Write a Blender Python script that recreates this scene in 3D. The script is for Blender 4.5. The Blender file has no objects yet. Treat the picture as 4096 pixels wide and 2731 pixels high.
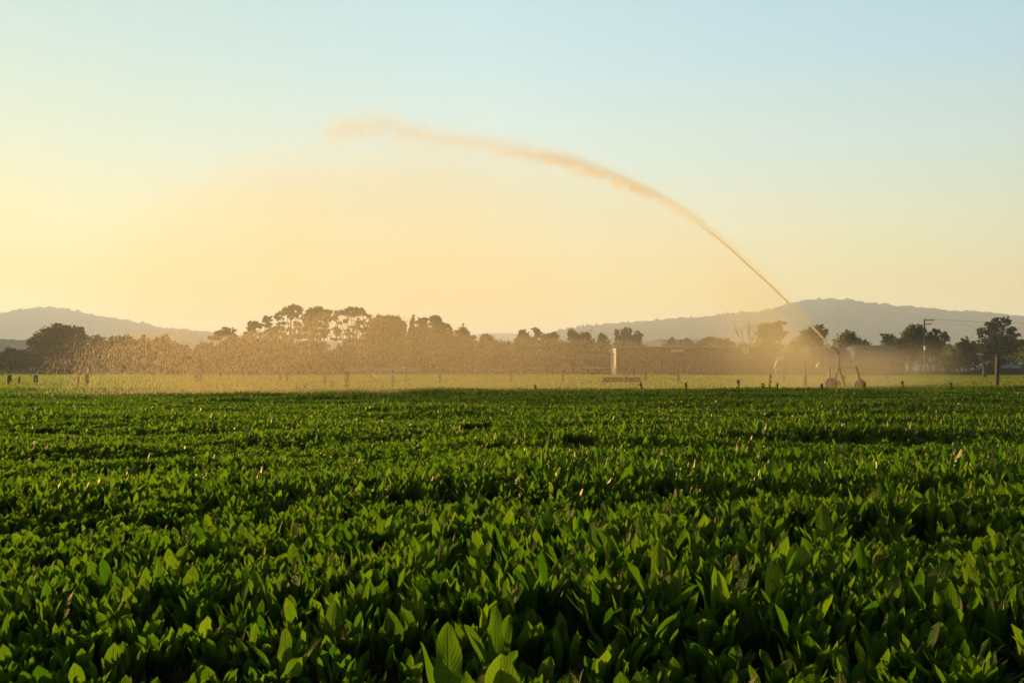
import bpy, bmesh, math, random
import numpy as np
from mathutils import Vector, Matrix

C = bpy.context.scene.collection
S = bpy.context.scene
R = math.radians

# ------------------------------------------------------------------ camera, sky, sun, exposure
CAM_H = 1.3
F = 3982.0                      # focal length in photo pixels (35 mm on full frame)
HOR = 1472.0
PITCH = math.atan((HOR - 1365.5) / F)
cam = bpy.data.cameras.new('camera')
cam.lens = 35.0; cam.sensor_width = 36.0
cam.clip_start = 0.05; cam.clip_end = 20000
camo = bpy.data.objects.new('camera', cam); C.objects.link(camo)
camo.location = (0, 0, CAM_H); camo.rotation_euler = (R(90) + PITCH, 0, 0)
S.camera = camo

SUN_EL, SUN_AZ = R(7.5), R(-58.0)       # azimuth clockwise from +Y (view direction)
sd = Vector((math.sin(SUN_AZ) * math.cos(SUN_EL), math.cos(SUN_AZ) * math.cos(SUN_EL), math.sin(SUN_EL)))
sun = bpy.data.lights.new('sun', 'SUN'); sun.energy = 5.0; sun.angle = R(0.5); sun.color = (1.0, 0.73, 0.40)
suno = bpy.data.objects.new('sun', sun); C.objects.link(suno)
suno.rotation_euler = sd.to_track_quat('Z', 'Y').to_euler()

W = bpy.data.worlds.new('World'); S.world = W; W.use_nodes = True
nt = W.node_tree; nt.nodes.clear()
wo = nt.nodes.new('ShaderNodeOutputWorld'); bg = nt.nodes.new('ShaderNodeBackground')
sky = nt.nodes.new('ShaderNodeTexSky'); sky.sky_type = 'NISHITA'; sky.sun_disc = False
sky.sun_elevation = SUN_EL; sky.sun_rotation = SUN_AZ
sky.air_density = 1.0; sky.dust_density = 2.2; sky.ozone_density = 1.5; sky.altitude = 0
bg.inputs['Strength'].default_value = 0.05
# the evening glow: physical sky mixed with a sunset tint that depends on the real elevation and azimuth of the sky
def wn(t, **k):
    n = nt.nodes.new(t)
    for a, b in k.items(): setattr(n, a, b)
    return n
def wl(a, b): nt.links.new(a, b)
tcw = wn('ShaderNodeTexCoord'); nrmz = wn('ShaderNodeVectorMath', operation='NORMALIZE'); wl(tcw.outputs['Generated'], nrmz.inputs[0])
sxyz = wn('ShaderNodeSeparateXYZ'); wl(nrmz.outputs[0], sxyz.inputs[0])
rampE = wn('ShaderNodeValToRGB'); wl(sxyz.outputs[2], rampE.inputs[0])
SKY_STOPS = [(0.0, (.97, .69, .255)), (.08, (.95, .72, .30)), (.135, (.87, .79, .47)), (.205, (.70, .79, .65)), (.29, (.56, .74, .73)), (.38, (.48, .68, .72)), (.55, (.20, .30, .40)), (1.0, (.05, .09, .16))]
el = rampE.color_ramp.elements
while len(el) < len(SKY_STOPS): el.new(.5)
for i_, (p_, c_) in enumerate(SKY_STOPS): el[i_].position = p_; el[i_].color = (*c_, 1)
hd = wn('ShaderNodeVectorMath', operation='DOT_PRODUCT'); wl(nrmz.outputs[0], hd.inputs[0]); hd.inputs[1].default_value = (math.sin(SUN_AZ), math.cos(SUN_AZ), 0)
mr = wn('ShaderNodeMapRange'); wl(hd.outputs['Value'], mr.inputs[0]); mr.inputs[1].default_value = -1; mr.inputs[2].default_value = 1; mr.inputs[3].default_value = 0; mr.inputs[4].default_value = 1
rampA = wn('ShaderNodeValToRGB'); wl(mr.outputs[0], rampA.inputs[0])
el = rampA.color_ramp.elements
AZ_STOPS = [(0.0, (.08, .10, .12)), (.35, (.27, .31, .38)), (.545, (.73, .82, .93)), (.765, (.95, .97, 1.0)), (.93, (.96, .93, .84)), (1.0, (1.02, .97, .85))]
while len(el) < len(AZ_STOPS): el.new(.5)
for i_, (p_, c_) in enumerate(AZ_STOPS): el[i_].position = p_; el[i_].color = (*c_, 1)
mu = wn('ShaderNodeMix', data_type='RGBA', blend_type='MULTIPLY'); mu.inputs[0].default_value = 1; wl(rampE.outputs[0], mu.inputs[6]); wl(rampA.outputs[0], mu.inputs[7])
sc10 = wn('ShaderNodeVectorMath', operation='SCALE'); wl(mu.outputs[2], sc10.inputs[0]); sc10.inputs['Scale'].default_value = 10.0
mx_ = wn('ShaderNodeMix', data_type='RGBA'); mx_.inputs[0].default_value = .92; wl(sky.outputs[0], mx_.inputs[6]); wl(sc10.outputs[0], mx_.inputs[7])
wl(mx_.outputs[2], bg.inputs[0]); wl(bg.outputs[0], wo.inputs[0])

S.view_settings.view_transform = 'Standard'; S.view_settings.look = 'None'
S.view_settings.exposure = 1.3; S.view_settings.gamma = 1.0; S.view_settings.use_curve_mapping = False
S.render.engine = 'CYCLES'
cy = S.cycles
cy.use_denoising = True
cy.max_bounces = 7; cy.diffuse_bounces = 3; cy.glossy_bounces = 2; cy.transmission_bounces = 4
cy.transparent_max_bounces = 24; cy.volume_bounces = 3
cy.use_adaptive_sampling = True; cy.adaptive_threshold = 0.015
cy.volume_step_rate = 0.35; cy.volume_max_steps = 200

HAZE_DENSITY = 0.00026
SPRAY_DENSITY = 1.55

# ------------------------------------------------------------------ helpers
def P(px, py, Y):
    """the point at depth Y metres seen in direction (px, py)"""
    a = (px - 2048) / F; b = (1365.5 - py) / F
    dy = math.cos(PITCH) - b * math.sin(PITCH); dz = math.sin(PITCH) + b * math.cos(PITCH)
    s = Y / dy
    return Vector((a * s, Y, CAM_H + dz * s))

def tag(o, label=None, cat=None, group=None, kind=None):
    if label: o['label'] = label
    if cat: o['category'] = cat
    if group: o['group'] = group
    if kind: o['kind'] = kind
    return o

def empty(name, loc, rz=0):
    o = bpy.data.objects.new(name, None); C.objects.link(o)
    o.empty_display_size = 0.2
    o.location = loc; o.rotation_euler = (0, 0, rz); return o

def np_mesh(name, V, faces, mat, parent=None, smooth=False, col=None):
    """V (n,3); faces: (m,k) int array or list of such arrays; col: (n,4) vertex attribute 'lc'"""
    if not isinstance(faces, list): faces = [faces]
    faces = [np.asarray(f, dtype=np.int32) for f in faces if len(f)]
    me = bpy.data.meshes.new(name)
    me.vertices.add(len(V)); me.vertices.foreach_set('co', np.asarray(V, dtype=np.float32).ravel())
    loops = np.concatenate([f.ravel() for f in faces])
    sizes = np.concatenate([np.full(len(f), f.shape[1], dtype=np.int32) for f in faces])
    starts = np.concatenate([[0], np.cumsum(sizes)[:-1]]).astype(np.int32)
    me.loops.add(len(loops)); me.loops.foreach_set('vertex_index', loops)
    me.polygons.add(len(sizes)); me.polygons.foreach_set('loop_start', starts)
    try: me.polygons.foreach_set('loop_total', sizes)
    except Exception: pass
    if smooth: me.polygons.foreach_set('use_smooth', np.ones(len(sizes), dtype=bool))
    if col is not None:
        at = me.attributes.new('lc', 'FLOAT_COLOR', 'POINT')
        at.data.foreach_set('color', np.asarray(col, dtype=np.float32).ravel())
    me.update(calc_edges=True)
    me.materials.append(mat)
    o = bpy.data.objects.new(name, me); C.objects.link(o)
    if parent: o.parent = parent
    return o

class MB:
    """collects boxes, tubes and sheets in one mesh"""
    def __init__(s): s.v = []; s.f = []
    def add(s, vs, fs):
        k = len(s.v); s.v += [tuple(v) for v in vs]; s.f += [tuple(i + k for i in f) for f in fs]; return s
    def box(s, c, d, rz=0.0, bev=0.0):
        x, y, z = d[0] / 2, d[1] / 2, d[2] / 2
        M = Matrix.Rotation(rz, 3, 'Z'); c = Vector(c)
        if bev <= 0:
            vs = [c + M @ Vector((sx * x, sy * y, sz * z)) for sz in (-1, 1) for sx, sy in ((-1, -1), (1, -1), (1, 1), (-1, 1))]
            fs = [(3, 2, 1, 0), (4, 5, 6, 7), (0, 1, 5, 4), (1, 2, 6, 5), (2, 3, 7, 6), (3, 0, 4, 7)]
        else:
            b = bev; ring = []
            for sz, q in ((-1, b), (-1, 0), (1, 0), (1, b)):
                zz = sz * (z if q == b else z - b); e = q
                for (sx, sy) in ((-1, -1), (1, -1), (1, 1), (-1, 1)):
                    ring.append(c + M @ Vector((sx * (x - e), sy * (y - e), zz)))
            vs = ring; fs = [(3, 2, 1, 0), (12, 13, 14, 15)]
            for r in range(3):
                for i in range(4):
                    j = (i + 1) % 4; fs.append((r * 4 + i, r * 4 + j, r * 4 + 4 + j, r * 4 + 4 + i))
        return s.add(vs, fs)
    def tube(s, pts, rad, n=8, cap=True):
        pts = [Vector(p) for p in pts]
        if not isinstance(rad, (list, tuple)): rad = [rad] * len(pts)
        vs = []; fs = []; prev = None
        for i, p in enumerate(pts):
            t = (pts[min(i + 1, len(pts) - 1)] - pts[max(i - 1, 0)]).normalized()
            a = Vector((1, 0, 0)) if prev is None else prev
            if prev is None and abs(t.x) > 0.9: a = Vector((0, 1, 0))
            a = (a - t * a.dot(t)).normalized(); b = t.cross(a); prev = a
            for k in range(n):
                w = 2 * math.pi * k / n
                vs.append(p + (a * math.cos(w) + b * math.sin(w)) * rad[i])
        for i in range(len(pts) - 1):
            for k in range(n):
                fs.append((i * n + k, i * n + (k + 1) % n, (i + 1) * n + (k + 1) % n, (i + 1) * n + k))
        if cap:
            fs.append(tuple(range(n))[::-1]); fs.append(tuple((len(pts) - 1) * n + k for k in range(n)))
        return s.add(vs, fs)
    def blob(s, c, r, seed=0, n=10, m=7, rough=0.12):
        rd = random.Random(seed); vs = []; fs = []
        for j in range(m + 1):
            th = math.pi * j / m
            for i in range(n):
                ph = 2 * math.pi * i / n; k = 1 + rd.uniform(-rough, rough)
                vs.append((c[0] + r[0] * k * math.sin(th) * math.cos(ph), c[1] + r[1] * k * math.sin(th) * math.sin(ph), c[2] + r[2] * k * math.cos(th)))
        for j in range(m):
            for i in range(n):
                fs.append((j * n + i, (j + 1) * n + i, (j + 1) * n + (i + 1) % n, j * n + (i + 1) % n))
        return s.add(vs, fs)
    def build(s, name, mat, parent=None, smooth=False):
        me = bpy.data.meshes.new(name); me.from_pydata(s.v, [], s.f); me.update()
        if smooth:
            for p in me.polygons: p.use_smooth = True
        me.materials.append(mat)
        o = bpy.data.objects.new(name, me); C.objects.link(o)
        if parent: o.parent = parent
        return o

class N:
    """small node-tree writer"""
    def __init__(s, mat): s.t = mat.node_tree
    def new(s, typ, **kw):
        n = s.t.nodes.new(typ)
        for k, v in kw.items():
            if k.startswith('i_'):
                key = k[2:]; key = int(key) if key.isdigit() else key
                s.put(n.inputs[key], v)
            else: setattr(n, k, v)
        return n
    def put(s, sock, v):
        if isinstance(v, bpy.types.NodeSocket): s.t.links.new(v, sock)
        elif isinstance(v, bpy.types.Node): s.t.links.new(v.outputs[0], sock)
        else: sock.default_value = v
    def math(s, op, a, b=0.0, c=None, clamp=False):
        n = s.t.nodes.new('ShaderNodeMath'); n.operation = op; n.use_clamp = clamp
        s.put(n.inputs[0], a); s.put(n.inputs[1], b)
        if c is not None: s.put(n.inputs[2], c)
        return n.outputs[0]
    def mix(s, fac, a, b, blend='MIX'):
        n = s.t.nodes.new('ShaderNodeMix'); n.data_type = 'RGBA'; n.blend_type = blend
        s.put(n.inputs[0], fac); s.put(n.inputs[6], a); s.put(n.inputs[7], b); return n.outputs[2]
    def noise(s, scale, detail=3, rough=0.5, vec=None):
        n = s.t.nodes.new('ShaderNodeTexNoise'); n.inputs['Scale'].default_value = scale
        n.inputs['Detail'].default_value = detail; n.inputs['Roughness'].default_value = rough
        if vec is not None: s.put(n.inputs['Vector'], vec)
        return n
    def ramp(s, fac, stops, interp='LINEAR'):
        n = s.t.nodes.new('ShaderNodeValToRGB'); n.color_ramp.interpolation = interp
        e = n.color_ramp.elements
        while len(e) < len(stops): e.new(0.5)
        for i, (p, c) in enumerate(stops):
            e[i].position = p; e[i].color = tuple(c) + (1,) if len(c) == 3 else c
        s.put(n.inputs[0], fac); return n

def mat_new(name):
    m = bpy.data.materials.new(name); m.use_nodes = True; m.node_tree.nodes.clear(); return m

def surf(name, c1, c2, scale=4.0, rough=0.85, metal=0.0, bump=0.3, detail=5, spec=0.3, stretch=(1, 1, 1)):
    m = mat_new(name); n = N(m)
    tc = n.new('ShaderNodeTexCoord'); mp = n.new('ShaderNodeMapping', i_0=tc.outputs['Object']); mp.inputs['Scale'].default_value = stretch
    no = n.noise(scale, detail, 0.6, mp.outputs[0])
    col = n.mix(n.ramp(no.outputs[0], [(0.3, (0, 0, 0)), (0.7, (1, 1, 1))]).outputs[0], (*c1, 1), (*c2, 1))
    p = n.new('ShaderNodeBsdfPrincipled'); n.put(p.inputs['Base Color'], col)
    p.inputs['Roughness'].default_value = rough; p.inputs['Metallic'].default_value = metal
    p.inputs['Specular IOR Level'].default_value = spec
    if bump:
        b = n.new('ShaderNodeBump', i_Strength=bump, i_Height=no.outputs[0]); b.inputs['Distance'].default_value = 0.02
        n.put(p.inputs['Normal'], b.outputs[0])
    o = n.new('ShaderNodeOutputMaterial'); n.put(o.inputs[0], p.outputs[0]); return m

def leafy(name, ca, cb, tr, trans=0.45, gloss=0.0, grough=0.35, veins=False):
    """two-sided leaf: diffuse + translucent (+ gloss); attribute lc = (random, along, across)"""
    m = mat_new(name); n = N(m)
    at = n.new('ShaderNodeAttribute', attribute_name='lc')
    sp = n.new('ShaderNodeSeparateColor', i_0=at.outputs['Color'])
    rnd, u, v = sp.outputs[0], sp.outputs[1], sp.outputs[2]
    col = n.mix(rnd, (*ca, 1), (*cb, 1))
    tcol = n.mix(rnd, (*tr[0], 1), (*tr[1], 1))
    nrm = None
    if veins:
        mid = n.math('SUBTRACT', 1.0, n.math('DIVIDE', v, 0.10, clamp=True))
        side = n.math('MULTIPLY', n.math('ADD', n.math('MULTIPLY', u, 62.0), n.math('MULTIPLY', v, -11.0)), 1.0)
        ribs = n.math('POWER', n.math('ABSOLUTE', n.math('SINE', side)), 9.0)
        vein = n.math('MAXIMUM', mid, n.math('MULTIPLY', ribs, 0.35))
        col = n.mix(vein, col, (*[min(1, c * 1.7 + .01) for c in cb], 1))
        tcol = n.mix(n.math('MULTIPLY', vein, 0.6), tcol, (tr[0][0] * .5, tr[0][1] * .55, tr[0][2] * .5, 1))
        tc = n.new('ShaderNodeTexCoord')
        sp1 = n.noise(9.0, 3, 0.6, tc.outputs['Object'])
        brown = n.ramp(sp1.outputs[0], [(0.66, (0, 0, 0)), (0.75, (1, 1, 1))]).outputs[0]
        col = n.mix(n.math('MULTIPLY', brown, 0.55), col, (0.16, 0.11, 0.03, 1))
        tcol = n.mix(n.math('MULTIPLY', brown, 0.55), tcol, (0.42, 0.22, 0.04, 1))
        no = n.noise(45.0, 2, 0.5, tc.outputs['Object'])
        h = n.math('ADD', n.math('MULTIPLY', vein, -0.7), n.math('MULTIPLY', no.outputs[0], 0.8))
        b = n.new('ShaderNodeBump', i_Strength=0.6, i_Height=h); b.inputs['Distance'].default_value = 0.006
        nrm = b.outputs[0]
    d = n.new('ShaderNodeBsdfDiffuse', i_0=col); t = n.new('ShaderNodeBsdfTranslucent', i_0=tcol)
    if nrm is not None: n.put(d.inputs['Normal'], nrm); n.put(t.inputs['Normal'], nrm)
    mx = n.new('ShaderNodeMixShader', i_0=trans, i_1=d.outputs[0], i_2=t.outputs[0])
    out = mx.outputs[0]
    if gloss:
        g = n.new('ShaderNodeBsdfGlossy'); g.inputs['Roughness'].default_value = grough; g.inputs['Color'].default_value = (1.0, 0.76, 0.38, 1)
        if nrm is not None: n.put(g.inputs['Normal'], nrm)
        m2 = n.new('ShaderNodeMixShader', i_0=gloss, i_1=out, i_2=g.outputs[0]); out = m2.outputs[0]
    o = n.new('ShaderNodeOutputMaterial'); n.put(o.inputs[0], out); return m

def vnoise(x, y, seed, scale):
    """smooth value noise, numpy"""
    rs = np.random.RandomState(seed); G = rs.rand(64, 64)
    X = x / scale; Y = y / scale; xi = np.floor(X).astype(int); yi = np.floor(Y).astype(int)
    fx = X - xi; fy = Y - yi; fx = fx * fx * (3 - 2 * fx); fy = fy * fy * (3 - 2 * fy)
    g = lambda a, b: G[a % 64, b % 64]
    return (g(xi, yi) * (1 - fx) + g(xi + 1, yi) * fx) * (1 - fy) + (g(xi, yi + 1) * (1 - fx) + g(xi + 1, yi + 1) * fx) * fy

# ------------------------------------------------------------------ materials
M = {}
M['crop'] = leafy('chicory_leaf', (0.012, 0.032, 0.004), (0.022, 0.050, 0.006), ((0.056, 0.160, 0.003), (0.20, 0.295, 0.005)), 0.5, 0.010, 0.34, veins=True)
M['crop_far'] = leafy('chicory_leaf_far', (0.012, 0.032, 0.004), (0.022, 0.050, 0.006), ((0.056, 0.160, 0.003), (0.20, 0.295, 0.005)), 0.5, 0.020, 0.36)
M['weed'] = leafy('weed_leaf', (0.03, 0.06, 0.01), (0.05, 0.09, 0.015), ((0.08, 0.15, 0.01), (0.12, 0.2, 0.02)), 0.35, 0.0)
M['grass'] = leafy('pasture_grass', (0.06, 0.09, 0.014), (0.11, 0.11, 0.022), ((0.18, 0.27, 0.015), (0.36, 0.34, 0.04)), 0.5)
M['tree_dark'] = leafy('tree_foliage', (0.042, 0.055, 0.016), (0.075, 0.085, 0.024), ((0.09, 0.11, 0.016), (0.16, 0.165, 0.028)), 0.35)
M['tree_gum'] = leafy('gum_foliage', (0.04, 0.045, 0.016), (0.065, 0.065, 0.025), ((0.08, 0.085, 0.02), (0.13, 0.12, 0.025)), 0.35)
M['tree_light'] = leafy('light_foliage', (0.07, 0.10, 0.02), (0.11, 0.12, 0.025), ((0.20, 0.25, 0.025), (0.30, 0.31, 0.04)), 0.45)
M['bark'] = surf('bark', (0.07, 0.05, 0.035), (0.13, 0.10, 0.07), 3.0, 0.9, bump=0.6, stretch=(3, 3, 0.6))
M['post'] = surf('weathered_wood', (0.05, 0.036, 0.025), (0.11, 0.082, 0.058), 7.0, 0.9, bump=0.8, stretch=(4, 4, 0.5))
M['rail'] = surf('pale_rail', (0.42, 0.36, 0.28), (0.6, 0.54, 0.44), 3.0, 0.6, bump=0.1)
M['steel'] = surf('galvanised_steel', (0.30, 0.28, 0.25), (0.45, 0.43, 0.40), 6.0, 0.35, metal=0.8, bump=0.05)
M['rust'] = surf('painted_steel', (0.24, 0.17, 0.12), (0.34, 0.25, 0.18), 5.0, 0.55, bump=0.1)
M['rubber'] = surf('tyre_rubber', (0.03, 0.028, 0.026), (0.06, 0.05, 0.045), 9.0, 0.6, bump=0.2)
M['white'] = surf('white_paint', (0.62, 0.60, 0.56), (0.78, 0.76, 0.72), 2.0, 0.5, bump=0.05)
M['concrete'] = surf('concrete', (0.22, 0.20, 0.17), (0.34, 0.31, 0.27), 5.0, 0.9, bump=0.3)
M['rustwood'] = surf('brown_timber', (0.08, 0.045, 0.03), (0.13, 0.075, 0.05), 2.0, 0.85, bump=0.3, stretch=(4, 4, 0.3))
M['insul'] = surf('grey_porcelain', (0.3, 0.3, 0.3), (0.4, 0.4, 0.4), 2.0, 0.3, bump=0)
M['dark'] = surf('dark_opening', (0.02, 0.018, 0.016), (0.035, 0.03, 0.025), 2.0, 0.9, bump=0)

# ------------------------------------------------------------------ ground
def ground_mat(name, ca, cb, cc, sc=0.08):
    m = mat_new(name); n = N(m)
    tc = n.new('ShaderNodeTexCoord')
    a = n.noise(sc, 6, 0.65, tc.outputs['Object']); b = n.noise(2.5, 5, 0.6, tc.outputs['Object'])
    c = n.mix(n.ramp(a.outputs[0], [(0.35, (0, 0, 0)), (0.65, (1, 1, 1))]).outputs[0], (*ca, 1), (*cb, 1))
    c = n.mix(n.ramp(b.outputs[0], [(0.45, (0, 0, 0)), (0.75, (1, 1, 1))]).outputs[0], c, (*cc, 1))
    p = n.new('ShaderNodeBsdfPrincipled'); n.put(p.inputs['Base Color'], c); p.inputs['Roughness'].default_value = 0.95
    p.inputs['Specular IOR Level'].default_value = 0.1
    bp = n.new('ShaderNodeBump', i_Strength=0.8, i_Height=b.outputs[0]); bp.inputs['Distance'].default_value = 0.15
    n.put(p.inputs['Normal'], bp.outputs[0])
    o = n.new('ShaderNodeOutputMaterial'); n.put(o.inputs[0], p.outputs[0]); return m
M['pasture'] = ground_mat('pasture_ground', (0.10, 0.14, 0.025), (0.16, 0.17, 0.04), (0.07, 0.08, 0.02))
M['soil'] = ground_mat('crop_soil', (0.035, 0.028, 0.018), (0.05, 0.038, 0.025), (0.02, 0.03, 0.01), 1.0)
M['farland'] = ground_mat('far_ground', (0.05, 0.06, 0.02), (0.07, 0.075, 0.025), (0.04, 0.045, 0.018), 0.02)

def sheet(name, x0, x1, y0, y1, z, mat, label=None):
    o = MB().add([(x0, y0, z), (x1, y0, z), (x1, y1, z), (x0, y1, z)], [(0, 1, 2, 3)]).build(name, mat)
    return tag(o, label, None, None, 'structure')
sheet('ground', -5800, 5800, -300, 5800, -0.02, M['farland'])
sheet('pasture', -260, 260, 50, 203, 0.0, M['pasture'])
sheet('crop_soil', -80, 80, -30, 56, 0.012, M['soil'])

# ------------------------------------------------------------------ leaves, made in bulk
def leaves(base, phi, lean, curl, L, Wd, rnd, nu, nv, rs, stalk=0.22):
    """one upright spoon-shaped leaf per row; returns vertices, quads, colour attribute"""
    n = len(L)
    us = np.linspace(0, 1, nu + 1)
    if nu > 6: us = us + .06 * np.sin(np.pi * us)
    tt = np.clip((us - stalk * .8) / (1 - stalk * .8), 0, 1)
    up = np.clip((tt - .58) / .42, 0, 1); dn = np.clip(tt / .58, 0, 1)
    prof = np.maximum(np.where(tt > .58, (1 - up ** 2.6) ** .55, np.sin(dn * np.pi / 2) ** 1.05), np.where(us < .5, .09, .05 if nu > 6 else .26)) if nu > 3 \
        else np.interp(us, [0, .34, .67, 1], [.22, .80, 1.0, .12])
    vs = np.linspace(-1, 1, nv + 1)
    ang = lean[:, None] + curl[:, None] * us[None, :] ** 1.6
    du = 1.0 / nu
    h = np.concatenate([np.zeros((n, 1)), np.cumsum(np.sin((ang[:, 1:] + ang[:, :-1]) / 2) * du, 1)], 1) * L[:, None]
    z = np.concatenate([np.zeros((n, 1)), np.cumsum(np.cos((ang[:, 1:] + ang[:, :-1]) / 2) * du, 1)], 1) * L[:, None]
    tw = rs.normal(0, 0.45, n)[:, None] * us[None, :]
    hx, hy = np.cos(phi)[:, None], np.sin(phi)[:, None]
    sx = -np.sin(phi[:, None] + tw); sy = np.cos(phi[:, None] + tw)
    nx = -np.cos(ang) * np.cos(phi)[:, None]; ny = -np.cos(ang) * np.sin(phi)[:, None]; nz = np.sin(ang)
    wob = rs.uniform(0, 6.28, (n, 1)); fr = rs.uniform(9, 17, (n, 1)); amp = rs.uniform(0.05, 0.22, (n, 1)) * (1.5 if nv > 2 else 1); fold = rs.uniform(-0.05, 0.45, (n, 1))
    V = np.empty((n, nu + 1, nv + 1, 3)); 
    for j, v in enumerate(vs):
        w = Wd[:, None] * prof[None, :] * (1 + (0.10 * np.sin(fr * 1.7 * us + wob * 2 + v * 2) if nu > 3 else 0)) * v
        off = (fold * abs(v) + amp * np.sin(fr * us[None, :] + wob + (1.6 if v > 0 else 0)) * v * v) * Wd[:, None] * prof[None, :]
        V[:, :, j, 0] = base[:, 0:1] + h * hx + sx * w + nx * off
        V[:, :, j, 1] = base[:, 1:2] + h * hy + sy * w + ny * off
        V[:, :, j, 2] = base[:, 2:3] + z + nz * off
    col = np.ones((n, nu + 1, nv + 1, 4)); col[..., 0] = rnd[:, None, None]; col[..., 1] = us[None, :, None]; col[..., 2] = np.abs(vs)[None, None, :]
    k = (nu + 1) * (nv + 1)
    q = np.array([[i * (nv + 1) + j, i * (nv + 1) + j + 1, (i + 1) * (nv + 1) + j + 1, (i + 1) * (nv + 1) + j] for i in range(nu) for j in range(nv)])
    Fc = (q[None] + (np.arange(n) * k)[:, None, None]).reshape(-1, 4)
    return V.reshape(-1, 3), Fc, col.reshape(-1, 4)

def crop_height(x, y):
    a = vnoise(x * .55 + 40, y * 1.25 + 9, 3, 1.15); b = vnoise(x * .6 + 90, y + 50, 5, 2.6); c = vnoise(x + 20, y + 5, 8, 0.45)
    return 0.12 + 0.62 * a + 0.84 * b + 0.10 * c

rs = np.random.RandomState(11)
def crop_band(y0, y1, dens, per, nu, nv, mat, sc=1.0):
    hw = 0.545
    xm = y1 * hw + 3.5
    n = int((y1 - y0) * 2 * xm * dens)
    x = rs.uniform(-xm, xm, n); y = rs.uniform(y0, y1, n)
    ok = (np.abs(x) < y * hw + 3.0)
    edge = 53.0 + 2.2 * (vnoise(x + 200, y * 0 + 3, 2, 6.0) - .5) + 1.6 * np.exp(-((x - 20) / 14) ** 2)
    ok &= (y < edge)
    x = x[ok]; y = y[ok]
    H = crop_height(x, y)
    gap = vnoise(x + 7, y + 31, 21, 1.6) > np.where(y < 5.5, -1, .08)
    gap &= ((x - 1.62) / .34) ** 2 + ((y - 6.35) / .5) ** 2 > 1
    x, y, H = x[gap], y[gap], H[gap]
    m = len(x)
    x = np.repeat(x, per); y = np.repeat(y, per); H = np.repeat(H, per)
    n = len(x)
    phi = rs.uniform(0, 2 * np.pi, n); rr = rs.uniform(0, 0.06, n)
    base = np.stack([x + rr * np.cos(phi), y + rr * np.sin(phi), np.full(n, 0.005)], 1)
    lean = np.abs(rs.normal(0.13, 0.12, n)); curl = rs.gamma(2.0, 0.17, n) * np.where(rs.rand(n) < .05, 2.6, 1)
    L = H * rs.uniform(0.25, 0.31, n) * np.where(rs.rand(n) < .25, .78, 1.0) * sc; big = rs.rand(n) < 0.05; L = np.where(big, L * 1.25, L)
    Wd = rs.uniform(0.015, 0.031, n) * (0.75 + 0.4 * H) * sc; Wd = np.where(big, Wd * 1.35, Wd)
    rnd = np.clip(rs.normal(0.45, 0.25, n) + 0.3 * (vnoise(x, y, 33, 4.0) - .5), 0, 1)
    return leaves(base, phi, lean, curl, L, Wd, rnd, nu, nv, rs)

def join(parts):
    V = []; Fc = []; c = []; k = 0
    for v, f, a in parts:
        V.append(v); Fc.append(f + k); c.append(a); k += len(v)
    return np.concatenate(V), np.concatenate(Fc), np.concatenate(c)

v, f, c = crop_band(1.6, 8.5, 44, 10, 9, 4, 'crop', .92)
tag(np_mesh('crop_leaves', v, f, M['crop'], smooth=True, col=c), 'dense upright green chicory leaves filling the near field', None, None, 'stuff')
v, f, c = join([crop_band(8.5, 22, 46, 10, 5, 2, 'crop', .84), crop_band(22, 56.5, 32, 9, 4, 1, 'crop', .84)])
tag(np_mesh('crop_leaves', v, f, M['crop_far'], smooth=True, col=c), 'distant rows of green leafy crop running to the field edge', None, None, 'stuff')

# bigger separate plants in the crop: (px, py of the tallest tip, depth, [(leaf length, half width, azimuth, lean, curl)...])
def leafy_plant(name, loc, specs, label, cat, group, seed):
    size_ = {8: .74, 9: .78, 10: .82}.get(seed, .88)
    r2 = np.random.RandomState(seed); root = empty(name, loc)
    tag(root, label, cat, group)
    for i, (L, w, az, le, cu) in enumerate(specs):
        L *= size_; w *= size_
        base = np.array([[0.02 * math.cos(az), 0.02 * math.sin(az), 0.0]])
        v, f, c = leaves(base, np.array([az]), np.array([le]), np.array([cu]), np.array([L]), np.array([w]), np.array([r2.uniform(.3, .8)]), 24, 8, r2, 0.2)
        o = np_mesh('leaf', v, f, M['crop'], root, True, c)
    return root
g_ = 'large leafy plants standing over the crop'
leafy_plant('dock_plant', (P(1800, 2400, 3.35).x, 3.35, 0), [(.50, .055, R(100), .05, .12), (.44, .05, R(150), .16, .25), (.36, .055, R(215), .35, .5), (.34, .05, R(-60), .3, .5), (.3, .045, R(20), .4, .5)],
            'tallest broad-leaved plant in the near centre, one long strap leaf upright above its neighbours', 'plant', g_, 3)
leafy_plant('dock_plant', (P(2010, 2500, 3.2).x, 3.2, 0), [(.43, .072, R(95), .03, .12), (.33, .06, R(30), .45, .6), (.36, .06, R(170), .5, .6), (.32, .06, R(-40), .5, .6)],
            'broad-leaved plant with one wide rounded upright leaf glowing in the sun at the bottom centre', 'plant', g_, 4)
leafy_plant('dock_plant', (P(2260, 2560, 3.3).x, 3.3, 0), [(.40, .06, R(10), .6, .5), (.36, .06, R(175), .6, .6), (.33, .055, R(80), .3, .4), (.34, .055, R(-50), .4, .6)],
            'wide plant with a long leaf arching right, beside the rounded leaf', 'plant', g_, 5)
leafy_plant('dock_plant', (P(1480, 2680, 3.1).x, 3.1, 0), [(.37, .055, R(180), .5, .9), (.35, .055, R(110), .1, .3), (.35, .05, R(40), .2, .4), (.33, .05, R(-70), .4, .5)],
            'bright plant with a leaf curling left at the bottom edge, left of the strap leaf', 'plant', g_, 6)
leafy_plant('dock_plant', (P(1985, 2350, 3.9).x, 3.9, 0), [(.42, .035, R(95), .06, .1), (.38, .032, R(60), .15, .25), (.36, .035, R(150), .25, .4), (.32, .035, R(-60), .3, .5)],
            'slim plant with a pair of narrow upright leaves behind the rounded upright leaf', 'plant', g_, 7)
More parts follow.
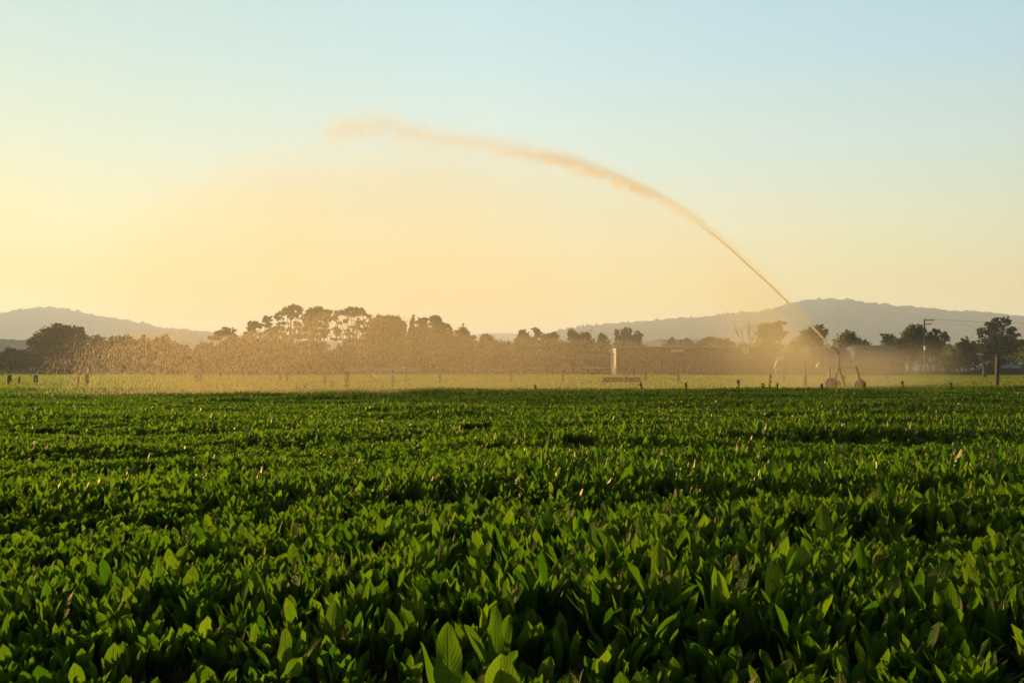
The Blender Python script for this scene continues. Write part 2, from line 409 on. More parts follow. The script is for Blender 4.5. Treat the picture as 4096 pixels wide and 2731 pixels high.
leafy_plant('dock_plant', (P(3300, 1890, 6.6).x, 6.6, 0), [(.54, .075, R(95), .03, .12), (.44, .06, R(20), .3, .5), (.42, .06, R(190), .35, .5), (.4, .055, R(-80), .4, .5)],
            'tall plant with a wide pointed leaf below the irrigator, midway down the crop', 'plant', g_, 8)
leafy_plant('dock_plant', (P(3000, 1980, 5.9).x, 5.9, 0), [(.50, .036, R(120), .08, .2), (.46, .034, R(60), .2, .35), (.42, .05, R(200), .35, .6), (.4, .045, R(-20), .45, .6), (.38, .045, R(-90), .4, .5)],
            'tall dark clump of arching leaves beside the black hollow on the right of the crop', 'plant', g_, 9)
leafy_plant('dock_plant', (P(1140, 2440, 3.9).x, 3.9, 0), [(.34, .034, R(100), .1, .3), (.33, .035, R(30), .3, .5), (.34, .045, R(170), .3, .6), (.33, .045, R(-60), .4, .5)],
            'short upright plant alone in the dark hollow left of the tallest plant', 'plant', g_, 10)

# tall seeding weeds standing out of the far edge of the crop
def weed(px, top, Y, label, seed, bushy=1.0):
    rd = random.Random(seed); x = P(px, top, Y).x; H = P(px, top, Y).z
    root = empty('tall_weed', (x, Y, 0)); tag(root, label, 'weed', 'seeding weeds above the crop edge')
    mb = MB(); pts = []; lx = rd.uniform(-.05, .05)
    for i in range(7):
        t = i / 6; pts.append((lx * t * t + rd.uniform(-.006, .006), rd.uniform(-.006, .006), H * t))
    mb.tube(pts, [0.018 - 0.010 * i / 6 for i in range(7)], 5)
    br = []
    for k in range(int(5 * bushy)):
        t = rd.uniform(.45, .9); a = rd.uniform(0, 6.28); l = H * rd.uniform(.12, .26) * min(bushy, 1.5)
        p0 = Vector((lx * t * t, 0, H * t)); p1 = p0 + Vector((math.cos(a) * l * .6, math.sin(a) * l * .6, l * .8))
        mb.tube([p0, (p0 + p1) / 2 + Vector((math.cos(a), math.sin(a), 0)) * l * .1, p1], [.010, .008, .005], 4); br.append((p0, p1))
    mb.build('stem', M['weed'], root)
    r2 = np.random.RandomState(seed); n = int(60 * bushy)
    t = r2.uniform(.3, 1.0, n); phi = r2.uniform(0, 6.28, n)
    base = np.stack([lx * t * t, t * 0, H * t], 1)
    for i in range(n):
        if br and i % 2:
            p0, p1 = br[r2.randint(len(br))]; q = p0.lerp(p1, r2.uniform(.2, 1)); base[i] = (q.x, q.y, q.z)
    base[:, 2] -= 0.02
    L = r2.uniform(.07, .16, n) * (1.55 - t) * (1.1 if bushy < 2 else 1.5)
    v, f, c = leaves(base, phi, r2.uniform(.4, 1.3, n), r2.uniform(0, .8, n), L, L * .22, r2.rand(n), 4, 1, r2)
    np_mesh('foliage', v, f, M['weed'], root, False, c)
WEEDS = [(1388, 1494, 50.5, 'tallest branching seed-head weed at the crop edge, dark and many-stemmed', 1, 2.6),
 (1325, 1524, 50.2, 'short leafy weed just left of the tallest branching weed', 2, .9),
 (872, 1505, 50.0, 'thin upright weed with a notched tip, alone left of the tallest weed', 3, .8),
 (1222, 1538, 49.5, 'small broad dark weed left of the tallest branching weed', 4, 1.),
 (1190, 1533, 49.8, 'small forked weed beside the broad dark weed', 5, .7),
 (1530, 1532, 50.5, 'faint low weed right of the tallest branching weed', 6, .8),
 (2141, 1536, 50.0, 'stubby weed at mid edge of the crop, left of the trough', 7, .9),
 (2565, 1520, 50.0, 'dark weed with a hooked leaf at the right end of the brown trough', 8, .9),
 (2745, 1530, 50.4, 'bushy low weed right of the hooked weed', 9, 1.2),
 (2954, 1522, 51.0, 'thin weed with bushy base left of the twin weeds', 10, .9),
 (3050, 1528, 50.3, 'weed with broad drooping leaves left of the thin seed stalk', 11, .9),
 (3079, 1507, 50.8, 'thin tall seed stalk between the leafy weeds near the left irrigator wheel', 12, .7),
 (3110, 1534, 49.5, 'dark upright weed just right of the thin tall seed stalk', 13, .8),
 (3290, 1534, 49.5, 'small dark weed in front of the left irrigator wheel', 14, .8),
 (3455, 1532, 50.0, 'small weed in front of the right irrigator wheel', 15, .8),
 (3612, 1522, 50.5, 'umbrella-tipped weed in the right part of the crop edge', 16, .7),
 (3805, 1536, 49.0, 'dark weed by the crop edge left of the tall right-hand post', 17, .9)]
for w_ in WEEDS: weed(*w_)

# ------------------------------------------------------------------ pasture grass
def tufts(name, n, y0, y1, hmin, hmax, wid, label, mat='grass', seed=5, xspread=0.56, z=0.0):
    r = np.random.RandomState(seed)
    y = np.sqrt(r.uniform(y0 ** 2, y1 ** 2, n)); x = r.uniform(-1, 1, n) * (y * xspread + 2)
    k = (vnoise(x, y, 14, 7.0) * .6 + vnoise(x, y, 15, 1.6) * .4)
    h = (hmin + (hmax - hmin) * k) * r.uniform(.6, 1.3, n); w = wid * r.uniform(.6, 1.4, n) * (y / y0) ** 0.5
    a = r.uniform(0, np.pi, n); cx, sy = np.cos(a) * w, np.sin(a) * w; lx = r.normal(0, .3, n) * h; ly = r.normal(0, .3, n) * h
    V = np.empty((n, 4, 3))
    V[:, 0] = np.stack([x - cx, y - sy, np.full(n, z)], 1); V[:, 1] = np.stack([x + cx, y + sy, np.full(n, z)], 1)
    V[:, 2] = np.stack([x + cx * .7 + lx, y + sy * .7 + ly, z + h], 1); V[:, 3] = np.stack([x - cx * .9 + lx, y - sy * .9 + ly, z + h * r.uniform(.5, .95, n)], 1)
    col = np.ones((n, 4, 4)); col[..., 0] = np.clip(r.normal(.2, .22, n) + .6 * (vnoise(x, y * .6, 17, 12.0)), 0, 1)[:, None]; col[..., 1:3] = .5
    o = np_mesh(name, V.reshape(-1, 3), np.arange(4 * n).reshape(n, 4), M[mat], None, False, col.reshape(-1, 4))
    return tag(o, label, None, None, 'stuff')
tufts('pasture_grass', 230000, 54, 203, 0.04, 0.15, 0.025, 'short backlit pasture grass between the crop and the tree line')
tufts('rank_grass', 30000, 53, 62, 0.10, 0.30, 0.02, 'longer seeding grass just behind the crop edge', seed=8)

# ------------------------------------------------------------------ trees
def foliage_cloud(lobes, dens, size, r, shell=0.55, zmin=0.1):
    """leaf clumps spread through ellipsoid lobes (x, y, z, rx, ry, rz)"""
    Vs = []; cols = []
    for (lx, ly, lz, rx, ry, rz) in lobes:
        n = max(90, int(dens * (rx * rz * 2 + ry * rz) * 9.0))
        nc = max(10, int(n / 16))
        d = r.normal(size=(nc, 3)); d /= np.linalg.norm(d, axis=1)[:, None]
        rad = r.uniform(shell, 0.97, nc); cc = d * rad[:, None] * np.array([rx, ry, rz])
        cr = r.uniform(.22, .46, nc) * (rx + rz) / 2
        tone = np.clip(r.normal(.45, .28, nc), 0, 1)
        idx = r.randint(0, nc, n)
        off = r.normal(size=(n, 3)); off *= (np.abs(r.normal(0, .55, n)) / np.linalg.norm(off, axis=1))[:, None] * cr[idx][:, None]; off[:, 2] *= .75
        p = cc[idx] + off + np.array([lx, ly, lz])
        ok = p[:, 2] > zmin; p = p[ok]; idx = idx[ok]; m = len(p)
        if not m: continue
        a = r.normal(size=(m, 3)); a /= np.linalg.norm(a, axis=1)[:, None]
        b = np.cross(a, r.normal(size=(m, 3))); b /= np.linalg.norm(b, axis=1)[:, None]
        s = size * r.uniform(.5, 1.4, m)[:, None]
        q = np.stack([p - a * s - b * s * .55, p + a * s * .9 - b * s * .5, p + a * s + b * s * .6, p - a * s * .7 + b * s * .5], 1)
        Vs.append(q.reshape(-1, 3)); c = np.ones((m, 4, 4)); c[..., 0] = np.clip(tone[idx] + r.normal(0, .12, m), 0, 1)[:, None]; c[..., 1:3] = .5
        cols.append(c.reshape(-1, 4))
    V = np.concatenate(Vs); return V, np.arange(len(V)).reshape(-1, 4), np.concatenate(cols)

def auto_lobes(w, h, seed, style):
    """w, h in metres; returns lobes relative to the tree's foot"""
    r = random.Random(seed); L = []
    if style == 'round':
        L.append((0, 0, h * .55, w * .40, w * .34, h * .40))
        for i in range(9):
            a = r.uniform(0, 6.28); z = r.uniform(.25, .86); k = math.sqrt(max(.05, 1 - ((z - .5) / .52) ** 2))
            L.append((math.cos(a) * w * .34 * k, math.sin(a) * w * .3 * k, h * z, w * r.uniform(.13, .22), w * r.uniform(.12, .2), h * r.uniform(.10, .17)))
        L.append((r.uniform(-.1, .1) * w, 0, h * .86, w * .2, w * .2, h * .14))
    elif style == 'pine':
        for i in range(16):
            z = i / 15; k = (1 - z) ** .75 * .9 + .06; a = r.uniform(0, 6.28)
            L.append((math.cos(a) * w * .30 * k, math.sin(a) * w * .28 * k, h * (.1 + .84 * z), w * .30 * k + .35, w * .28 * k + .3, h * .09))
        L.append((0, 0, h * .35, w * .36, w * .3, h * .3))
    elif style == 'umbrella':
        for i in range(9):
            a = -w * .4 + w * .8 * i / 8
            L.append((a, r.uniform(-.2, .2) * w, h * (.93 - .28 * abs(2 * a / w) ** 1.6 - r.uniform(0, .06)), w * .15, w * .14, h * .085))
        for i in range(7):
            L.append((r.uniform(-.34, .34) * w, r.uniform(-.25, .25) * w, h * r.uniform(.45, .75), w * .12, w * .12, h * .08))
        for i in range(5):
            L.append((r.uniform(-.4, .4) * w, r.uniform(-.25, .25) * w, h * r.uniform(.15, .4), w * .17, w * .15, h * .14))
    elif style == 'low':
        for i in range(7):
            a = -w * .42 + w * .84 * i / 6
            L.append((a, r.uniform(-.12, .12) * w, h * (.5 + r.uniform(-.05, .08)), w * .15, w * .18, h * r.uniform(.36, .46)))
    elif style == 'ball':
        L.append((0, 0, h * .55, w * .47, w * .47, h * .45))
    elif style == 'open':
        for i in range(12):
            a = r.uniform(0, 6.28); z = r.uniform(.3, .92); k = math.sqrt(max(.08, 1 - ((z - .55) / .5) ** 2))
            L.append((math.cos(a) * w * .36 * k, math.sin(a) * w * .3 * k, h * z, w * r.uniform(.10, .17), w * .13, h * r.uniform(.06, .12)))
    return L

def branches(mb, lobes, h, r, tr):
    zs = h * r.uniform(.22, .3)
    mb.tube([(0, 0, -.3), (r.uniform(-.1, .1), 0, zs * .5), (r.uniform(-.3, .3), 0, zs)], [tr * 1.3, tr, tr * .85], 7)
    for (lx, ly, lz, rx, ry, rz) in lobes:
        if lz < zs * 1.1: continue
        b = Vector((0, 0, zs * r.uniform(.75, .98))); e = Vector((lx, ly, lz)); m = b.lerp(e, .5) + Vector((r.uniform(-.4, .4), r.uniform(-.3, .3), -abs(lx) * .12))
        mb.tube([b, m, e], [tr * .5, tr * .3, tr * .1], 5)
        for k in range(3):
            q = m.lerp(e, r.uniform(.2, .9)); d = Vector((r.uniform(-1, 1) * rx, r.uniform(-1, 1) * ry, r.uniform(.1, .9) * rz)) * .8
            mb.tube([q, q + d], [tr * .12, tr * .03], 4)

def tree(px, top, wpx, Y, style, label, mat='tree_dark', seed=0, lobes_px=None, dens=14, size=.21, group='trees along the far side of the pasture', name=None, cat='tree', trunk=.22, shell=.25):
    x = P(px, top, Y).x; h = P(px, top, Y).z; w = wpx / F * Y; r = random.Random(seed)
    name = name or {'round': 'broadleaf_tree', 'pine': 'pine_tree', 'umbrella': 'gum_tree', 'low': 'bush', 'ball': 'clipped_bush', 'open': 'gum_tree'}[style]
    root = empty(name, (x, Y, 0)); tag(root, label, cat, group)
    if lobes_px:
        L = []
        for (lx, ly, rx, rz) in lobes_px:
            c = P(lx, ly, Y); k = Y / F
            L.append((c.x - x, r.uniform(-.5, .5) * rx * k, c.z, rx * k, max(rx, rz) * k * .9, rz * k))
        L = [(a, b, c_, d * 1.12, e, f * 1.3) for a, b, c_, d, e, f in L]
    else: L = auto_lobes(w * 1.22, h, seed, style)
    v, f, c = foliage_cloud(L, dens * (220 / Y) ** 0.3, size * Y / 220, np.random.RandomState(seed + 100), shell)
    np_mesh('crown' if cat == 'tree' else 'foliage', v, f, M[mat], root, False, c)
    mb = MB(); branches(mb, L, h, r, trunk * (1 if cat == 'tree' else .4)); mb.build('trunk' if cat == 'tree' else 'stem', M['bark'], root)
    return root

T = []
# left end
tree(40, 1388, 130, 214, 'round', 'small rounded green tree nearest the left edge of the photo', seed=1)
tree(118, 1394, 90, 222, 'round', 'small dim tree half behind the big flat-topped tree on the left', seed=2)
tree(230, 1293, 250, 210, 'umbrella', 'big dark flat-topped tree standing before the left hill', seed=3,
     lobes_px=[(235, 1300, 28, 6), (265, 1305, 20, 6), (210, 1322, 40, 14), (250, 1325, 45, 16), (312, 1314, 26, 9), (290, 1330, 34, 14), (330, 1334, 22, 12), (165, 1350, 44, 18), (140, 1365, 30, 16), (220, 1355, 60, 25), (290, 1360, 55, 25), (335, 1350, 20, 12),
               (150, 1395, 40, 22), (210, 1400, 60, 32), (280, 1400, 55, 32), (160, 1440, 30, 22), (230, 1445, 45, 32), (300, 1440, 45, 35), (250, 1475, 60, 22), (180, 1475, 30, 20)], trunk=.5)
for i, (px, top, w, t) in enumerate([(385, 1337, 95, 'first rounded tree right of the big flat-topped tree'), (450, 1341, 100, 'second rounded tree right of the big flat-topped tree, in the even-topped row'),
        (520, 1336, 100, 'middle rounded tree of the even-topped row on the left'), (585, 1340, 95, 'tree in the even-topped row left of its domed last tree'), (650, 1333, 115, 'domed last tree of the even-topped row, beside the dip')]):
    tree(px, top, w, 216 + 3 * i, 'round', t, 'tree_gum', seed=10 + i)
tree(735, 1372, 90, 226, 'round', 'low pale tree in the dip between the two groups of trees', 'tree_gum', seed=16)
tree(790, 1385, 70, 223, 'round', 'lowest small tree in the dip, left of the lobed tree', 'tree_gum', seed=17)
tree(905, 1314, 150, 222, 'umbrella', 'lobed tree left of the tall gum trees, with a rounded top and a small gap', 'tree_gum', seed=18,
     lobes_px=[(912, 1326, 32, 13), (880, 1338, 30, 13), (858, 1350, 22, 12), (935, 1348, 20, 16), (905, 1378, 50, 16), (830, 1392, 40, 22), (890, 1410, 60, 25), (950, 1400, 35, 35), (850, 1440, 60, 35), (930, 1450, 50, 35)], trunk=.35)
tree(1020, 1284, 170, 236, 'umbrella', 'leftmost gum tree, with small separate lobes stepping up to the right', 'tree_gum', seed=19,
     lobes_px=[(1020, 1298, 30, 12), (1003, 1312, 18, 14), (1068, 1276, 20, 12), (1075, 1300, 18, 10), (1045, 1304, 20, 8), (1000, 1332, 24, 12), (1050, 1335, 16, 8), (1078, 1325, 14, 8), (1100, 1315, 16, 14), (1095, 1335, 35, 13), (1010, 1360, 60, 14), (1090, 1362, 50, 14), (1020, 1400, 65, 30), (1100, 1400, 50, 30), (1000, 1450, 60, 35), (1090, 1450, 60, 35)], trunk=.4)
tree(1165, 1219, 150, 240, 'umbrella', 'tallest gum tree, its highest dome hooked to the right', 'tree_gum', seed=20,
     lobes_px=[(1163, 1228, 22, 10), (1190, 1234, 22, 9), (1145, 1240, 20, 10), (1125, 1254, 18, 9), (1108, 1265, 16, 9), (1200, 1245, 12, 10), (1160, 1255, 30, 8), (1185, 1262, 10, 8), (1120, 1275, 18, 6), (1165, 1272, 14, 6), (1130, 1295, 24, 6), (1185, 1295, 18, 10), (1118, 1315, 22, 10), (1160, 1320, 18, 8), (1200, 1318, 22, 10), (1150, 1345, 40, 8), (1195, 1345, 25, 12), (1150, 1385, 60, 18), (1160, 1440, 60, 40)], trunk=.4)
tree(1265, 1229, 130, 238, 'umbrella', 'dense tall gum tree between the hooked dome and the two-lobed gum', 'tree_gum', seed=21,
     lobes_px=[(1268, 1242, 30, 13), (1300, 1250, 24, 12), (1240, 1256, 26, 14), (1225, 1278, 22, 16), (1265, 1270, 45, 16), (1305, 1275, 22, 14), (1250, 1300, 35, 13), (1295, 1302, 26, 12), (1225, 1318, 25, 10), (1275, 1325, 30, 9), (1310, 1325, 14, 9), (1245, 1345, 40, 9), (1300, 1343, 20, 8), (1260, 1385, 60, 18), (1260, 1440, 60, 40)], trunk=.4)
tree(1420, 1231, 160, 239, 'umbrella', 'gum tree with a broad flat dome and light showing through its branches', 'tree_gum', seed=22,
     lobes_px=[(1345, 1252, 20, 10), (1340, 1272, 18, 12), (1405, 1238, 22, 8), (1430, 1240, 28, 10), (1385, 1250, 24, 9), (1450, 1252, 20, 10), (1470, 1262, 14, 10), (1415, 1256, 40, 8), (1355, 1292, 14, 6), (1385, 1285, 18, 8), (1440, 1285, 20, 10), (1345, 1318, 20, 12), (1352, 1335, 14, 8), (1390, 1322, 14, 6), (1420, 1310, 22, 9), (1400, 1335, 24, 7), (1455, 1320, 16, 10), (1340, 1358, 20, 6), (1400, 1360, 40, 8), (1400, 1400, 60, 22), (1400, 1445, 60, 40)], trunk=.4)
tree(1540, 1259, 165, 226, 'round', 'dense dome-shaped tree right of the tall gums', seed=23,
     lobes_px=[(1540, 1274, 44, 14), (1500, 1290, 34, 16), (1580, 1285, 32, 16), (1540, 1305, 65, 25), (1480, 1315, 24, 22), (1600, 1315, 20, 25), (1540, 1350, 75, 30), (1480, 1370, 40, 30), (1600, 1370, 40, 35), (1540, 1420, 85, 50)], trunk=.4)
tree(1624, 1284, 50, 236, 'open', 'thin feathery tree in the gap before the narrow conifer', 'tree_gum', seed=24)
tree(1650, 1263, 34, 228, 'pine', 'narrow spiky conifer between the dome and the dense pines', seed=25, dens=20)
tree(1693, 1272, 80, 224, 'pine', 'dense pine with a flat lobed top, left of the tallest pine', seed=26,
     lobes_px=[(1682, 1280, 14, 8), (1700, 1278, 14, 7), (1690, 1295, 28, 12), (1690, 1325, 38, 22), (1680, 1370, 45, 35), (1690, 1430, 55, 50)], dens=20)
tree(1745, 1260, 120, 226, 'pine', 'tallest dense pine, its ragged top stepping down to the right', seed=27,
     lobes_px=[(1742, 1267, 12, 7), (1728, 1275, 12, 8), (1752, 1278, 14, 10), (1742, 1292, 26, 12), (1770, 1298, 14, 10), (1790, 1303, 12, 9), (1760, 1312, 38, 14), (1798, 1322, 14, 12), (1765, 1345, 48, 22), (1800, 1355, 18, 18), (1760, 1400, 60, 50), (1760, 1450, 60, 40)], dens=20)
tree(1845, 1296, 70, 228, 'round', 'dark bushy tree right of the dense pines', seed=28)
tree(1890, 1291, 85, 234, 'open', 'airy round-headed tree with light between its twigs', 'tree_gum', seed=29, dens=9)
tree(1850, 1330, 110, 222, 'round', 'low dark tree beneath the airy round-headed tree', seed=30)
tree(1950, 1334, 120, 228, 'round', 'tree with a top sloping down toward the distant blue ridge', seed=31)
tree(2005, 1358, 120, 216, 'ball', 'rounded yellow-green tree left of centre, paler than its neighbours', 'tree_light', seed=32, name='willow_tree', dens=18)
tree(2115, 1302, 100, 226, 'open', 'wispy tall tree left of the middle tree group', 'tree_gum', seed=33, dens=16)
tree(2110, 1332, 110, 222, 'round', 'dark lower tree under the wispy tall tree', seed=34)
tree(2205, 1326, 100, 228, 'round', 'broad tree between the wispy tree and the paired domes', seed=35)
tree(2300, 1316, 75, 226, 'round', 'left of the paired domed trees in the centre of the row', seed=36)
tree(2345, 1319, 70, 229, 'round', 'right of the paired domed trees in the centre of the row', seed=37)
tree(2410, 1333, 80, 226, 'round', 'low tree with two small bumps, above the bright shed end', seed=38)
tree(2390, 1376, 90, 214, 'ball', 'small yellow-green shrub tree against the left end of the brown shed', 'tree_light', seed=39, name='willow_tree')
tree(2512, 1313, 130, 232, 'umbrella', 'three-lobed tree rising behind the left end of the brown shed', 'tree_gum', seed=40,
     lobes_px=[(2470, 1330, 12, 12), (2508, 1324, 22, 12), (2498, 1338, 22, 12), (2550, 1338, 20, 10), (2556, 1350, 20, 12), (2475, 1350, 20, 12), (2515, 1360, 50, 16), (2510, 1395, 70, 30), (2510, 1440, 70, 40)], trunk=.35)
for i, (px, top, w, Y, t) in enumerate([(2675, 1352, 60, 330, 'small far tree behind the shed, leftmost of the far group'), (2750, 1352, 70, 360, 'faint far tree behind the middle of the shed roof'),
        (2845, 1346, 110, 340, 'wide flat far tree above the shed roof'), (2910, 1354, 60, 345, 'small flat far tree at the right of the wide flat one'), (2975, 1372, 60, 320, 'low far bush tree above the right end of the shed')]):
    tree(px, top, w, Y, 'umbrella' if i > 1 and i < 4 else 'round', t, 'tree_gum', seed=50 + i, group='far trees behind the shed')
tree(3085, 1288, 130, 196, 'round', 'leaning leafy tree right of the shed, veiled in mist', 'tree_light', seed=60,
     lobes_px=[(3120, 1294, 26, 9), (3075, 1302, 28, 12), (3050, 1318, 24, 16), (3100, 1312, 36, 14), (3135, 1332, 18, 10), (3060, 1345, 36, 22), (3110, 1345, 30, 18), (3070, 1385, 42, 30), (3110, 1400, 26, 24), (3060, 1430, 46, 36), (3090, 1465, 50, 25)], trunk=.3)
tree(3260, 1300, 130, 212, 'round', 'misty tree behind the water jet, with a small side tuft', 'tree_light', seed=61,
     lobes_px=[(3280, 1308, 18, 8), (3255, 1322, 32, 14), (3305, 1322, 10, 6), (3225, 1338, 26, 18), (3285, 1335, 26, 16), (3250, 1365, 55, 28), (3190, 1375, 26, 20), (3250, 1410, 60, 30)], trunk=.3)
tree(3175, 1362, 70, 208, 'round', 'low misty tree left of the water jet tree', 'tree_light', seed=62)
tree(3385, 1319, 130, 214, 'round', 'broad round tree right of the gun nozzle, above the tunnel house', 'tree_light', seed=63)
tree(3462, 1350, 50, 212, 'round', 'small tree at the right shoulder of the broad round tree', seed=64)
tree(3560, 1330, 110, 204, 'round', 'round green tree on the left of the large spreading tree', 'tree_light', seed=65)
tree(3645, 1298, 130, 208, 'round', 'large spreading tree just left of the utility pole', seed=66, dens=16)
tree(3745, 1317, 95, 206, 'round', 'dark tree just right of the utility pole', seed=67, lobes_px=[(3740, 1328, 22, 10), (3725, 1345, 22, 14), (3775, 1338, 16, 11), (3785, 1352, 10, 14), (3745, 1365, 40, 22), (3730, 1400, 45, 25), (3760, 1390, 35, 25)])
tree(3797, 1376, 52, 196, 'ball', 'clipped ball-shaped bright green tree on top of the hedge', 'tree_light', seed=68, name='clipped_tree', dens=26, shell=.8, size=.14)
tree(3870, 1345, 75, 206, 'round', 'low bushy tree between the ball tree and the big willow', seed=69)
tree(3835, 1368, 70, 214, 'round', 'dim low tree behind the ball tree', seed=70)
tree(3985, 1268, 170, 192, 'umbrella', 'big feathery willow near the right edge', 'tree_dark', seed=71, name='willow_tree',
     lobes_px=[(3985, 1282, 24, 13), (4025, 1282, 22, 12), (3955, 1298, 22, 13), (4000, 1305, 40, 18), (4040, 1290, 12, 8), (3930, 1325, 22, 14), (3965, 1330, 34, 16), (4035, 1325, 26, 16), (4062, 1338, 18, 11), (3990, 1355, 60, 20), (3920, 1345, 14, 8), (3960, 1385, 60, 28), (4040, 1380, 42, 28), (3990, 1410, 70, 25)], trunk=.45, dens=18, size=.15)
tree(4085, 1355, 80, 210, 'round', 'dark tree beyond the willow at the right edge', seed=72)
tree(4110, 1372, 60, 186, 'round', 'pale shrub tree cut by the right edge of the photo', 'tree_light', seed=73)

# bushes filling the foot of the tree line
g_ = 'bushes under the tree line'
spots = [(380, 1400), (455, 1408), (535, 1402), (615, 1405), (695, 1402), (775, 1408), (860, 1402), (945, 1400), (1030, 1398), (1115, 1396), (1200, 1396), (1285, 1395), (1370, 1398), (1455, 1398), (1540, 1398), (1625, 1400),
         (1710, 1402), (1800, 1404), (1890, 1404), (1975, 1405), (2065, 1405), (2150, 1402), (2235, 1402), (2320, 1404), (2405, 1410), (20, 1430), (100, 1425)]
where = {0: 'at the foot of the big flat-topped tree', 5: 'in the dip of the tree line', 8: 'under the leftmost gum', 10: 'under the tallest gum', 14: 'under the dense dome-shaped tree', 17: 'under the tallest pine', 20: 'beside the rounded yellow-green tree', 24: 'beside the shed end', 25: 'at the left edge of the photo', 26: 'left of the big flat-topped tree'}
for i, (px, top) in enumerate(spots):
    lab = 'wide low dark bush ' + where[i] if i in where else 'wide low dark bush, number %d from the left in the strip below the trees' % (i + 3)
    tree(px, top, 110, 206 + (i * 7 % 9), 'low', lab, 'tree_gum' if i % 3 else 'tree_dark', seed=200 + i, group=g_, name='bush', cat='bush', dens=11, size=.22)

# the bare tree
def bare_tree(px, top, Y, label, seed, wpx=60):
    r = random.Random(seed); x = P(px, top, Y).x; h = P(px, top, Y).z
    root = empty('bare_tree', (x, Y, 0)); tag(root, label, 'tree', 'leafless trees')
    mb = MB()
    mb.tube([(0.6, 0, -.2), (.5, 0, h * .2), (.2, 0, h * .42)], [.2, .16, .12], 6)
    def grow(p, d, l, rad, k):
        q = p + d * l; mid = p.lerp(q, .5) + Vector((r.uniform(-.1, .1), r.uniform(-.1, .1), 0)) * l
        mb2.tube([p, mid, q], [rad, rad * .8, rad * .6], 5)
        if k:
            for j in range(3 if k > 2 else 2):
                nd = (d + Vector((r.uniform(-.65, .65), r.uniform(-.6, .6), r.uniform(-.15, .45)))).normalized()
                grow(p.lerp(q, r.uniform(.55, 1)), nd, l * r.uniform(.55, .8), rad * .6, k - 1)
    mb.build('trunk', M['bark'], root); mb2 = MB()
    for dx in (-.75, -.25, .1, .5): grow(Vector((.2, 0, h * .42)), Vector((dx, r.uniform(-.3, .3), 1)).normalized(), h * .26, .075, 4)
    mb2.build('branches', M['bark'], root)
bare_tree(3000, 1278, 190, 'leafless tree with thin upright branches beside the misty leaning tree', 4)
bare_tree(195, 1296, 213, 'leafless twiggy tree top beside the big flat-topped tree', 5)

# ------------------------------------------------------------------ hills
def hill(name, prof, Y, depth, mat, label, seed, zb=-5, step=4.0, bump=14.0, front=0.55):
    """prof: list of (px, py) ridge points"""
    pts = [(P(px, py, Y).x, P(px, py, Y).z) for px, py in prof]
    xs = np.array([p[0] for p in pts]); zs = np.array([p[1] for p in pts])
    nx = int((xs[-1] - xs[0]) / step) + 1; X = np.linspace(xs[0], xs[-1], nx)
    Z = np.interp(X, xs, zs); k = np.ones(9) / 9; Z = np.convolve(np.pad(Z, 4, 'edge'), k, 'valid')
    ny = 44; ty = np.linspace(-1, 1, ny)
    GX, GT = np.meshgrid(X, ty, indexing='ij')
    GY = Y + GT * depth * np.where(GT < 0, 1.0, .6)
    prof_y = np.cos(GT * np.pi / 2) ** 1.1
    gull = vnoise(GX + 3000, GY, seed, depth * .22) * .16 * (1 - prof_y)
    GZ = zb + (Z[:, None] - zb) * np.clip(prof_y - gull * 1.0, 0, 1)
    r = np.random.RandomState(seed)
    b = vnoise(GX + 999, GY, seed + 1, step * 2.2) * .6 + vnoise(GX, GY, seed + 2, step * 6) * .5 + r.rand(*GX.shape) ** 3 * .55
    GZ = GZ + (b - .7) * bump
    V = np.stack([GX, GY, GZ], -1).reshape(-1, 3)
    i = np.arange(nx - 1)[:, None] * ny + np.arange(ny - 1)[None]; i = i.ravel()
    Fq = np.stack([i, i + ny, i + ny + 1, i + 1], 1)
    return tag(np_mesh(name, V, Fq, mat), label, None, None, 'structure')
M['forest'] = ground_mat('forest_hill', (0.035, 0.045, 0.016), (0.05, 0.06, 0.022), (0.025, 0.03, 0.012), 0.01)
M['lowhill'] = ground_mat('low_hill', (0.05, 0.055, 0.025), (0.08, 0.075, 0.04), (0.035, 0.04, 0.018), 0.02)
hill('hill', [(-500, 1345), (-250, 1310), (0, 1279), (60, 1270), (120, 1255), (180, 1242), (245, 1235), (290, 1242), (350, 1262), (430, 1274), (520, 1283), (600, 1306), (700, 1320), (800, 1326), (870, 1334), (960, 1352), (1050, 1360), (1250, 1366), (1450, 1375)], 3200, 900, M['forest'], 'wooded hill with one rounded peak on the left horizon', 41)
hill('mountain', [(1850, 1352), (1900, 1336), (1970, 1331), (2060, 1334), (2150, 1336), (2300, 1350), (2500, 1380)], 4800, 700, M['forest'], 'faint blue ridge low behind the centre trees', 42, bump=4, step=9)
hill('hills', [(1950, 1420), (2080, 1390), (2180, 1345), (2240, 1322), (2300, 1311), (2400, 1300), (2500, 1295), (2600, 1286), (2700, 1276), (2790, 1274), (2880, 1262), (2960, 1258), (3020, 1252), (3080, 1240), (3160, 1215), (3230, 1206), (3290, 1201), (3330, 1208), (3400, 1216), (3450, 1224), (3520, 1228), (3600, 1236), (3680, 1246), (3740, 1258), (3790, 1252), (3830, 1252), (3900, 1262), (3960, 1270), (4030, 1273), (4096, 1284), (4300, 1310), (4700, 1360)], 3000, 900, M['forest'], 'long wooded range rising to a broad summit on the right', 43)
hill('low_hill', [(-300, 1365), (0, 1362), (50, 1358), (110, 1360), (180, 1372), (300, 1400), (420, 1440)], 900, 260, M['lowhill'], 'low dark wooded rise at the left edge', 44, bump=3.0, step=3)
hill('low_hill', [(2450, 1420), (2560, 1366), (2650, 1358), (2750, 1358), (2900, 1368), (3050, 1378), (3250, 1385), (3500, 1390), (3800, 1390), (4200, 1388), (4500, 1400)], 1100, 260, M['lowhill'], 'low rise behind the brown shed', 45, bump=2.5, step=4)

